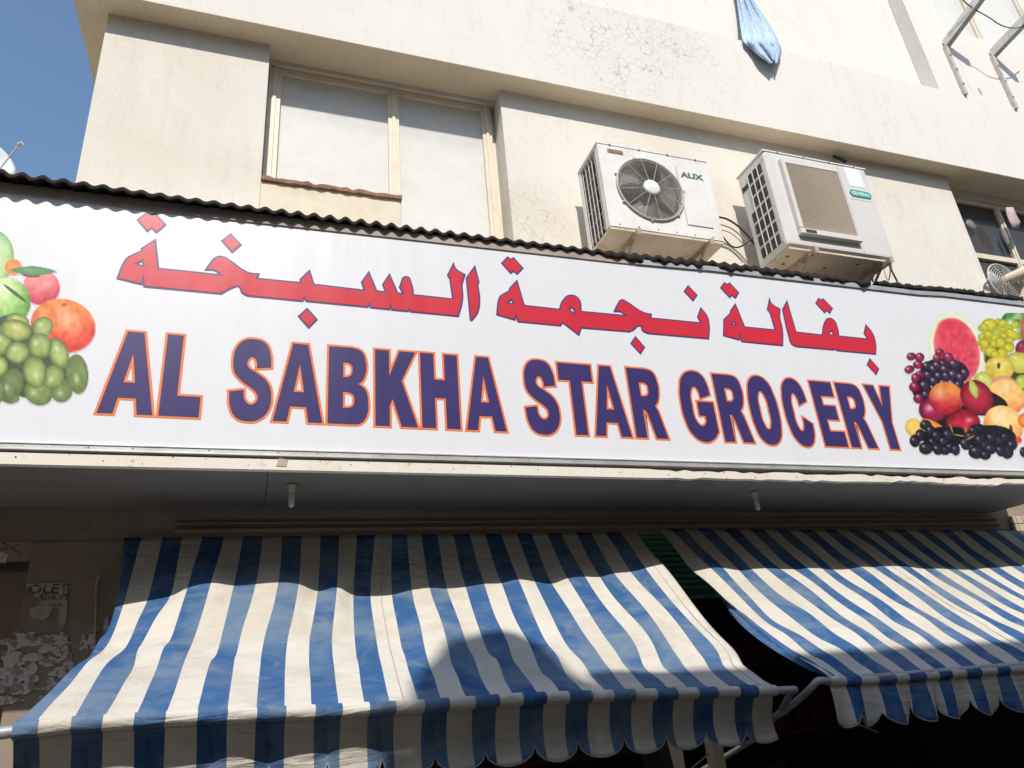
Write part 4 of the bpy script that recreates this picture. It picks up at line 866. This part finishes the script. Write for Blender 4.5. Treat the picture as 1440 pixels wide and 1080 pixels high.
AW2 = empty('striped_awning', (4.0, 4.05, 2.6), 'blue and white striped awning on the right, its loose left edge curling down', 'awning', 'striped shop awnings under the sign')
NC = 42
top2 = [927, 943, 962, 981, 1000, 1018, 1037, 1054, 1073, 1090, 1107, 1123, 1142, 1158, 1175]
while len(top2) < NC: top2.append(top2[-1] + max(14.0, 16.6 - 0.08 * (len(top2) - 14)))
shx = [974, 996.7, 1014.4, 1036.7, 1054.4, 1074.4, 1094.4, 1113.3, 1132.2, 1152.2, 1169, 1190, 1207, 1224, 1240.7, 1262, 1277, 1295, 1310, 1327, 1342, 1359, 1372, 1386.5, 1402, 1418.6, 1432]
while len(shx) < NC: shx.append(shx[-1] + 14.8)
def shy(x): return itp(x, [(974, 801), (985, 797), (1000, 797.5), (1020, 798), (1036, 800), (1060, 797), (1110, 798), (1180, 797), (1200, 798), (1215, 795), (1225, 796), (1245, 793), (1262, 794), (1290, 797), (1330, 798), (1400, 797), (1440, 791), (1500, 786)])
x860 = [1041, 1062, 1074, 1098, 1128, 1155.6]
while len(x860) < NC: k = len(x860); x860.append(shx[k] + 80 + (k - 5) * 1.3)
bx2 = [1165, 1187, 1207, 1232, 1256, 1274.5, 1298, 1316, 1334, 1355.6, 1375.6, 1398, 1417, 1438]
while len(bx2) < NC: bx2.append(bx2[-1] + 21)
x910 = [(a_ * 0.42 + b_ * 0.58) for a_, b_ in zip(x860, bx2)]; x910[0] = 1108; x910[1] = 1128
def ybar2(x): return itp(x, [(1150, 956), (1165, 952), (1232, 950), (1280, 946), (1334, 942), (1440, 934), (2000, 880)])
nodes = np.zeros((5, NC, 3))
for c in range(NC):
    nodes[0, c] = P(top2[c], 744 + 0.0045 * (top2[c] - 930), 4.04); nodes[1, c] = shadow_pt(shx[c], shy(shx[c]))
    nodes[2, c] = P(x860[c], 860 - 0.01 * (x860[c] - 1040), 3.38); nb = ybar2(bx2[c]); nodes[4, c] = P(bx2[c], nb - 1, 2.86)
    nodes[3, c] = P(x910[c], (860 - 0.01 * (x860[c] - 1040)) * 0.42 + nb * 0.58 - 1.5, 3.09)
cloth2, g2 = fabric_mesh('fabric', nodes, 1, AW2, wr=0.0040, seed=6)
seams(g2, [14 * 6 + 3], AW2)
# loose flap hanging under the left edge
up = [(993, 818), (1018, 840), (1042, 860), (1075, 886), (1108, 910), (1142, 930), (1171, 950)]; lw_ = [(994, 820), (1017.8, 844), (1030, 865), (1052, 887), (1085, 912), (1125, 935), (1168, 952)]
Yu = [3.64, 3.49, 3.38, 3.23, 3.09, 2.97, 2.86]
U = np.array([P(x, y, q) for (x, y), q in zip(up, Yu)]); Lw = np.array([P(x, y, q + 0.05) for (x, y), q in zip(lw_, Yu)])
nodes = np.array([U, U * .66 + Lw * .34 + np.array([0, -0.012, -0.004]), U * .33 + Lw * .67 + np.array([0, 0.012, 0.0]), Lw])
fabric_mesh('side_flap', nodes, 0, AW2, nr=5, nc=8, wr=0.004, seed=8)[0].data.polygons.foreach_set('material_index', [0] * (15 * 48))
random.seed(4)
barpts2 = [P(bx2[c], ybar2(bx2[c]) + 6, 2.85) for c in range(NC)]
wrapped_bar('fabric_wrap', barpts2, 0.0225, 1, AW2, wob=0.12)
b = MB(); d0 = norm(barpts2[0] - barpts2[2]); b.tube(catmull([barpts2[1], barpts2[0] + d0 * 0.0, P(1150, 958, 2.86), P(1136, 972, 2.93), P(1098, 1003, 3.15), np.array([2.42, 3.6, 1.45])]), 0.016, 10); part(b.build('arm', M['pipe']), AW2)
b = MB(); b.tube([barpts2[0] - d0 * 0.02, barpts2[-1] - d0 * 0.1], 0.017, 10); part(b.build('front_bar', M['pipe']), AW2)
vt = [p_ + np.array([0, -0.002, -0.018]) for p_ in barpts2]
notch2 = [-0.1, 1.35, 2.85, 4.9, 6.5, 8.8, 10.9, 13, 15, 17, 19, 21, 23, 25, 27, 29, 31, 33, 35, 37, 39, 42]
valance('valance', vt, notch2, [(0, 0.10), (4, 0.10), (41, 0.11)], [(0, 0.172), (41, 0.178)], 1, AW2, 5, (0.0, 0.01), 0.022, 1.0, 0.01)

# ------------------------------------------------------------------ bulbs under the canopy
gb = 'tube bulbs under the canopy'
def bulb(px, py, label, h=0.11):
    q = P(px, py, 3.6); z = ZC - 0.0075 + SH * q[0]
    t = empty('light_bulb', (q[0], 3.6, z), label, 'light bulb', gb)
    MB().lathe_z((0, 0, 0), [(0.001, 0), (0.026, -0.001), (0.024, -0.014), (0.017, -0.02), (0.015, -0.045), (0.001, -0.046)]).build('socket', M['cablew'], t)
    MB().lathe_z((0, 0, -0.044), [(0.011, 0), (0.0145, -0.008), (0.0145, -h * 0.8), (0.009, -h * 0.95), (0.001, -h)]).build('glass_tube', M['bulb'], t)
    MB().tube([(0.004, 0, -0.005), (0.02, 0.004, -0.012), (0.03, 0.01, -0.002)], 0.003, 5).build('wire', M['cable'], t)
    return t
bulb(411, 683, 'unlit tube bulb under the dark canopy, the left one, above the left awning', 0.075)
bulb(1060, 688, 'unlit tube bulb under the dark canopy, the right one, above the right awning', 0.075)

# ------------------------------------------------------------------ left wall poster and paper remnants
def P3(px, py): q = P(px, py, YW - 0.003); return (q[0], q[2])
random.seed(17)
PO = empty('torn_poster', (P3(60, 860)[0], YW, P3(60, 860)[1]), 'torn pale to-let poster pasted on the dirty brown shop wall', 'poster')
b = MB(); b.prism([P3(*q) for q in ((34, 821), (95, 819), (94, 872), (88, 885), (80, 880), (84, 858), (76, 852), (70, 866), (60, 872), (42, 868), (42, 856), (56, 850), (54, 842), (48, 838), (45, 828))][::-1], YW - 0.004, YW - 0.001)
part(b.build('paper', M['poster']), PO)
b = MB(); q = P3(66, 828); add_flat(b, text_mesh('OLET', 0.062, 0.0012, 1.15), YW - 0.0055, 0, q[0] + 0.008, q[1] - 0.003); q = P3(76, 840); add_flat(b, text_mesh('&SHOPS', 0.042, 0.0006, 0.85), YW - 0.0055, 0, q[0], q[1])
q = P3(80, 851); add_flat(b, text_mesh('FOR ALL', 0.022, 0.0002, 0.9), YW - 0.0055, 0, q[0], q[1]); part(b.build('lettering', M['ink']), PO)
b = MB()
def scrap(cx_, cy_, w, h, rr, n=18):
    pts_ = []; p1, p2, p3 = [random.uniform(0, 6.28) for _ in range(3)]
    for k in range(n):
        a_ = -2 * math.pi * k / n; s_ = 1 + .28 * math.sin(3 * a_ + p1) + .16 * math.sin(5 * a_ + p2) + .09 * math.sin(11 * a_ + p3) + random.uniform(-.05, .05); pts_.append(P3(cx_ + w * s_ * math.cos(a_), cy_ + h * s_ * math.sin(a_)))
    b.prism(pts_, YW - 0.0042 - random.uniform(0, 0.0015), YW + 0.001)
for q in ((20, 905, 20, 7), (32, 893, 14, 6), (60, 902, 28, 7), (85, 900, 10, 11), (68, 912, 14, 7), (30, 925, 26, 9), (75, 930, 22, 6), (88, 918, 10, 9), (18, 940, 18, 18), (38, 950, 18, 14), (12, 962, 18, 12), (32, 968, 24, 8), (84, 946, 12, 8), (74, 962, 10, 8), (97, 935, 8, 12), (128, 900, 5, 14), (134, 885, 4, 8), (150, 880, 4, 12), (12, 985, 16, 6), (60, 985, 12, 5), (118, 905, 6, 9), (8, 925, 6, 12)):
    scrap(*q, 0.5, 40)
tag(b.build('paper_remnants', M['scrap']), 'grey scraps of torn posters left on the brown wall below the to-let poster', 'paper scraps', kind='stuff')
b = MB(); b.tube([P(137, 812, YW - 0.012), P(136, 830, YW - 0.012), P(134, 905, YW - 0.012), P(132, 940, YW - 0.012)], 0.006, 6); b.tube([P(142, 806, YW - 0.01), P(137, 818, YW - 0.012), P(136, 828, YW - 0.012)], [0.004, 0.011, 0.009], 6)
tag(b.build('conduit', M['browntrim']), 'thin brown conduit running down the wall right of the torn poster', 'conduit')
b = MB(); b.tube([P(0, 762, 4.0), P(30, 780, 4.0)], 0.005, 5); b.tube([P(0, 775, 4.02), P(28, 766, 4.02)], 0.004, 5); b.tube([P(-20, 770, 4.01), P(8, 772, 4.01)], 0.004, 5)
tag(b.build('rusty_rods', M['rust']), 'crossed rusty rods sticking out at the left end of the shop wall', 'metal rods')
b = MB(); b.prism([P3(-20, 770), P3(18, 784), P3(14, 795), P3(-20, 792)][::-1], 4.03, 4.045); tag(b.build('tin_scrap', M['scrap']), 'pale bent tin offcut hanging under the crossed rusty rods', 'scrap')

# ------------------------------------------------------------------ roller shutter between the awnings
RS_ = empty('roller_shutter', (2.6, 4.2, 2.1), 'green slatted shutter box seen in the gap between the two striped awnings', 'shutter')
b = MB()
for k in range(11): z = 2.235 + 0.036 * k; b.add([(1.9, 4.165, z), (3.3, 4.165, z), (3.3, 4.14, z + 0.02), (1.9, 4.14, z + 0.02), (3.3, 4.165, z + 0.036), (1.9, 4.165, z + 0.036)], [(0, 1, 2, 3), (3, 2, 4, 5)])
b.box((1.9, 4.166, 2.235), (3.3, 4.185, 2.63)); part(b.build('slats', M['shutter']), RS_)
b = MB(); b.box((1.9, 4.13, 2.215), (3.3, 4.185, 2.2345)); part(b.build('bottom_bar', M['shutter']), RS_)

# post and tie wires below the left awning
b = MB(); q0 = P(997, 1010, 3.25); b.box((q0[0] - 0.03, 3.22, 0.131), (q0[0] + 0.03, 3.28, q0[2]), 0.004)
tag(b.build('post', M['post']), 'cream square post standing behind the scalloped edge of the left awning', 'post')
tag(MB().tube([P(960, 1090, 3.2), P(1025, 1037, 3.3), P(1040, 1028, 3.35)], 0.004, 5).build('wire', M['steel']), 'thin pale wire slanting behind the cream post', 'wire')
tag(MB().tube([P(1205, 1018, 3.0), P(1235, 1030, 3.0)], 0.004, 5).build('hook_rod', M['pipe']), 'short thin rod below the scalloped edge of the right awning', 'rod')

# tiled wall in the sun at far right
tw = MB(); tw.box((5.62, YW - 0.022, 2.2), (6.3, YW - 0.002, 2.72)); tag(tw.build('tiled_panel', M['tile']), 'small beige tiled wall patch in the sun beyond the right end of the canopy', 'tiles')

# ------------------------------------------------------------------ laundry hanging over the band
LA = [(-30, 1030, 1046), (-10, 1034, 1054), (0, 1036, 1059), (15, 1038, 1068), (30, 1040, 1078), (45, 1042, 1087), (58, 1045, 1093), (66, 1053, 1097), (74, 1062, 1098), (81, 1073, 1096), (87, 1082, 1093)]
rows = []
for r_, (y, xl, xr) in enumerate(LA):
    row = []
    for k in range(25):
        s_ = k / 24; x = xl + (xr - xl) * s_; yy = y + (2.5 * math.sin(s_ * 9) if r_ > 7 else 0)
        Yp = itp(y, [(-30, 4.05), (25, 4.03), (45, 3.975), (58, 3.905), (70, 3.885), (90, 3.88)]) - 0.02 * math.sin(s_ * 3.14) + 0.020 * math.sin(s_ * 19 + r_ * 0.10) * (0.7 + 0.03 * r_); row.append(P(x, yy, Yp))
    rows.append(row)
rows = cat1(np.array(rows), 5); mb = MB(); nR, nC, _ = rows.shape; mb.v = [tuple(q) for q in rows.reshape(-1, 3)]
for i in range(nR - 1):
    for j in range(nC - 1): mb.f.append((i * nC + j, i * nC + j + 1, (i + 1) * nC + j + 1, (i + 1) * nC + j)); mb.mi.append(0); mb.sm.append(True)
LN = empty('hanging_cloth', tuple(rows[0][12]), 'pale blue cloth hung out to dry over the upper ledge, above the outdoor units', 'cloth')
o = part(mb.build('fabric', M['laundry']), LN); md = o.modifiers.new('t', 'SOLIDIFY'); md.thickness = 0.006
o = part(MB().tube([Vector(q) + Vector((0, -0.004, 0)) for q in rows[-1]], 0.006, 6).build('hem', worn('hem', (0.7, 0.68, 0.66), (0.2, 0.18, 0.2), 0.9, 0, 60, 0.8)), LN)

# ------------------------------------------------------------------ AC support brackets upper right
def wallbracket(p_top, p_out, p_bot, label):
    """rail on the wall from p_top down to p_bot, arm sticking out towards p_out"""
    t = empty('support_bracket', tuple(P(*p_top, YB)), label, 'bracket', 'steel brackets beside the upper window')
    a = P(*p_top, YB - 0.01); c = P(*p_bot, YB - 0.004); o_ = P(*p_out, YB - 0.45)
    o_ = np.array([a[0] + (o_[0] - a[0]) * 1.0, o_[1], o_[2]])
    b = MB(); d = norm(c - a)
    b.box((a[0] - 0.02, YB - 0.03, c[2]), (a[0] + 0.02, YB + 0.004, a[2])); b.box((a[0] - 0.02, YB - 0.034, c[2] + 0.1), (a[0] - 0.015, YB - 0.03, a[2]))
    part(b.build('rail', M['steel']), t)
    b = MB(); vs = []; L = o_ - a; up_ = np.array([0, 0, 0.105]); s_ = np.array([0.065, 0, 0])
    for q in (a, o_):
        for w_ in (q, q + up_, q + up_ + s_, q + s_): vs.append(w_)
    b.add(vs, [(0, 1, 2, 3), (4, 7, 6, 5), (0, 4, 5, 1), (1, 5, 6, 2), (2, 6, 7, 3), (3, 7, 4, 0)]); part(b.build('arm', M['steel']), t)
    b = MB()
    for k in range(3): z = c[2] + (a[2] - c[2]) * (0.2 + 0.3 * k); part(MB().tube([(a[0], YB - 0.03, z), (a[0], YB - 0.042, z)], 0.009, 8).build('bolt', M['browntrim']), t)
    return t
wallbracket((1329, 66), (1381, -4), (1358, 134), 'grey steel bracket beside the upper window, the left one, arm pointing outwards')
wallbracket((1395, 80), (1450, 22), (1429, 154), 'brown-stained steel bracket beside the upper window, the right one, thicker rusty arm')
cable([(1345, -8), (1366, 10), (1390, 24), (1405, 34), (1420, 39), (1437, 38), (1450, 30)], 3.6, 0.006, 'cable', 'thin dark wire drooping between the two upper brackets', 'wire')
# faint crack under the brackets
tag(MB().tube([P(1376, 124, YB - 0.004), P(1381, 132, YB - 0.004)], 0.005, 6).build('bolt_stub', M['browntrim']), 'short steel stub in the wall between the two bracket rails', 'bolt')
cable([(1172, 220), (1182, 224), (1190, 228)], 4.07, 0.016, 'cable', 'dark pipe elbow behind the top of the louvred unit, under the slab', 'pipe')

# exhaust fan in the lower right window
EF = empty('exhaust_fan', tuple(P(1412, 395, 3.95)), 'dusty round guarded fan beside the lower right window, above the sign', 'fan')
fc = P(1412, 396, 4.0)
b = MB()
for k in range(8): b.ring((fc[0], 4.0 - 0.02 * math.cos(k / 8 * 1.5), fc[2]), 0.03 + 0.155 * k / 7, 0.003, 40, 4)
for k in range(10): a = 2 * math.pi * k / 10; b.tube([(fc[0] + 0.03 * math.cos(a), 3.98, fc[2] + 0.03 * math.sin(a)), (fc[0] + 0.185 * math.cos(a), 4.0, fc[2] + 0.185 * math.sin(a))], 0.0025, 5)
b.ring((fc[0], 4.0, fc[2]), 0.19, 0.007, 48, 6)
part(b.build('guard', M['wire']), EF)
b = MB()
for k in range(3):
    a0 = 2 * math.pi * k / 3 + 0.5; vs = [(fc[0] + r_ * math.cos(a0 + w_), 4.03 + 0.05 * w_, fc[2] + r_ * math.sin(a0 + w_)) for r_ in (0.03, 0.1, 0.16) for w_ in (-.35, 0, .35)]
    b.add(vs, [(i * 3 + j, i * 3 + j + 1, i * 3 + j + 4, i * 3 + j + 3) for i in range(2) for j in range(2)], 0, True)
part(b.build('blades', M['acwhite']), EF)
b = MB(); b.tube([(fc[0] + 0.03, 4.03, fc[2] + 0.02), (fc[0] + 0.16, 3.86, fc[2] + 0.05), (fc[0] + 0.35, 3.75, fc[2] + 0.0)], [0.05, 0.06, 0.075], 14); part(b.build('motor', M['acbase']), EF)
b = MB(); b.tube([(fc[0] + 0.1, 4.0, fc[2] - 0.25), (fc[0] + 0.2, 3.9, fc[2] + 0.0)], 0.035, 10); part(b.build('stand', M['acbase']), EF)
PK = MB(); vs = []
for r_, (y, xl, xr) in enumerate(((292, 1414, 1424), (302, 1415, 1428), (312, 1419, 1434), (321, 1424, 1432))):
    for k in range(7): s_ = k / 6; vs.append(P(xl + (xr - xl) * s_, y, 4.12 + 0.006 * math.sin(s_ * 5 + r_)))
PK.add(vs, [(r_ * 7 + k, r_ * 7 + k + 1, (r_ + 1) * 7 + k + 1, (r_ + 1) * 7 + k) for r_ in range(3) for k in range(6)], 0, True)
o = PK.build('pink_cloth', M['pink']); o.modifiers.new('t', 'SOLIDIFY').thickness = 0.008; tag(o, 'small pink rag hanging at the top of the dark lower right window', 'rag')
b = MB(); b.tube([P(1408, 318, 4.2), P(1412, 330, 4.2), P(1418, 343, 4.2)], [0.012, 0.03, 0.018], 8); tag(b.build('bottle', M['plastic_clear']), 'small bottle standing on the frame bar of the lower right window', 'bottle')
b = MB(); b.lathe_y(tuple(P(1367, 315, 4.24)), [(0.001, -0.01), (0.05, 0.0), (0.065, 0.01), (0.06, 0.02)], 20); tag(b.build('window_vent', M['plastic_clear']), 'round plastic vent set in the dark upper pane of the lower right window', 'vent')

# ------------------------------------------------------------------ neighbour roof with satellite dish, far left
NB = empty('neighbour_house', (-6, 9, 0), 'low pale house standing behind the left end of the sign', 'house')
b = MB(); b.box((-11, 7.2, 0), (-1.9, 13, 5.6)); part(b.build('wall', M['stucco']), NB)
b = MB(); b.box((-11.1, 7.1, 5.603), (-1.85, 13.1, 5.75)); part(b.build('roof', M['stucco_band']), NB)
DS = empty('satellite_dish', tuple(P(-6, 236, 7.6)), 'white satellite dish peeping over the left end of the corrugated sheet', 'satellite dish')
dc = Vector(P(-6, 224, 7.6)); ax_ = Vector((0.75, -0.5, 0.35)).normalized(); aa = ax_.cross(Vector((0, 0, 1))).normalized(); bb = ax_.cross(aa)
vs = [tuple(dc)]; fs = []
for i in range(1, 7):
    for k in range(28): th = 2 * math.pi * k / 28; r_ = 0.21 * i / 6; vs.append(tuple(dc + (aa * math.cos(th) + bb * math.sin(th)) * r_ + ax_ * (r_ * r_ * 0.9)))
for k in range(28): fs.append((0, 1 + k, 1 + (k + 1) % 28))
for i in range(5):
    for k in range(28): fs.append((1 + i * 28 + k, 1 + i * 28 + (k + 1) % 28, 1 + (i + 1) * 28 + (k + 1) % 28, 1 + (i + 1) * 28 + k))
b = MB(); b.add(vs, fs, 0, True); o = part(b.build('dish', M['white']), DS); o.modifiers.new('t', 'SOLIDIFY').thickness = 0.006
b = MB(); b.tube([dc - bb * -0.2, dc + ax_ * 0.30], 0.008, 6); b.tube([dc + ax_ * 0.30, dc + ax_ * 0.35], 0.022, 8); part(b.build('feed_arm', M['steel']), DS)
b = MB(); b.tube([dc, dc - ax_ * 0.1, Vector((dc.x - 0.08, dc.y + 0.05, 5.75))], 0.02, 8); part(b.build('mast', M['steel']), DS)

# ------------------------------------------------------------------ building across the street (behind the viewer): casts the roofline shadow
OP = empty('opposite_building', (4, -4, 0), 'plain stucco building across the lane with a water tank on its roof', 'building')
b = MB(); b.box((-0.62, -9, 0), (14, -2.5, 7.45)); b.box((0.25, -9, 7.453), (14, -2.503, 7.93)); part(b.build('wall', M['opposite']), OP)
for k in range(5):
    for zz in (1.2, 4.6):
        x = 0.6 + 2.4 * k; f_ = part(MB().box((x, -2.5, zz), (x + 1.3, -2.46, zz + 1.4), 0.004).build('window', M['frame']), OP)
        MB().box((x + 0.08, -2.46, zz + 0.08), (x + 1.22, -2.455, zz + 1.32)).build('pane', M['darkpane'], f_)
WT = empty('water_tank', (-0.22, -2.95, 7.45), 'round-topped plastic water tank on the roof across the lane', 'water tank')
MB().lathe_z((0, 0, 0), [(0.001, 0.003), (0.36, 0.003), (0.38, 0.1), (0.37, 0.75), (0.32, 1.02), (0.25, 1.24), (0.17, 1.38), (0.001, 1.43)], 32).build('tank_body', M['tank'], WT)
MB().lathe_z((0, 0, 1.41), [(0.10, 0), (0.10, 0.05), (0.001, 0.06)], 16).build('lid', M['tank'], WT)

FB = empty('added_sky_blocker', (-12, -18, 0), 'unseen tall stucco block added further back across the street to cut sky light', 'building')
b = MB(); b.box((-30, -24, 0), (-0.9, -13.5, 13.0)); part(b.build('wall', M['opposite']), FB)  # added out of view to block low sky and sunlit ground bounce
for k in range(8):
    for j in range(4):
        x = -28 + 3.3 * k; zz = 1.2 + 3 * j; f_ = part(MB().box((x, -13.5, zz), (x + 1.5, -13.44, zz + 1.4), 0.004).build('window', M['frame']), FB)
        MB().box((x + 0.08, -13.44, zz + 0.08), (x + 1.42, -13.43, zz + 1.32)).build('pane', M['darkpane'], f_)
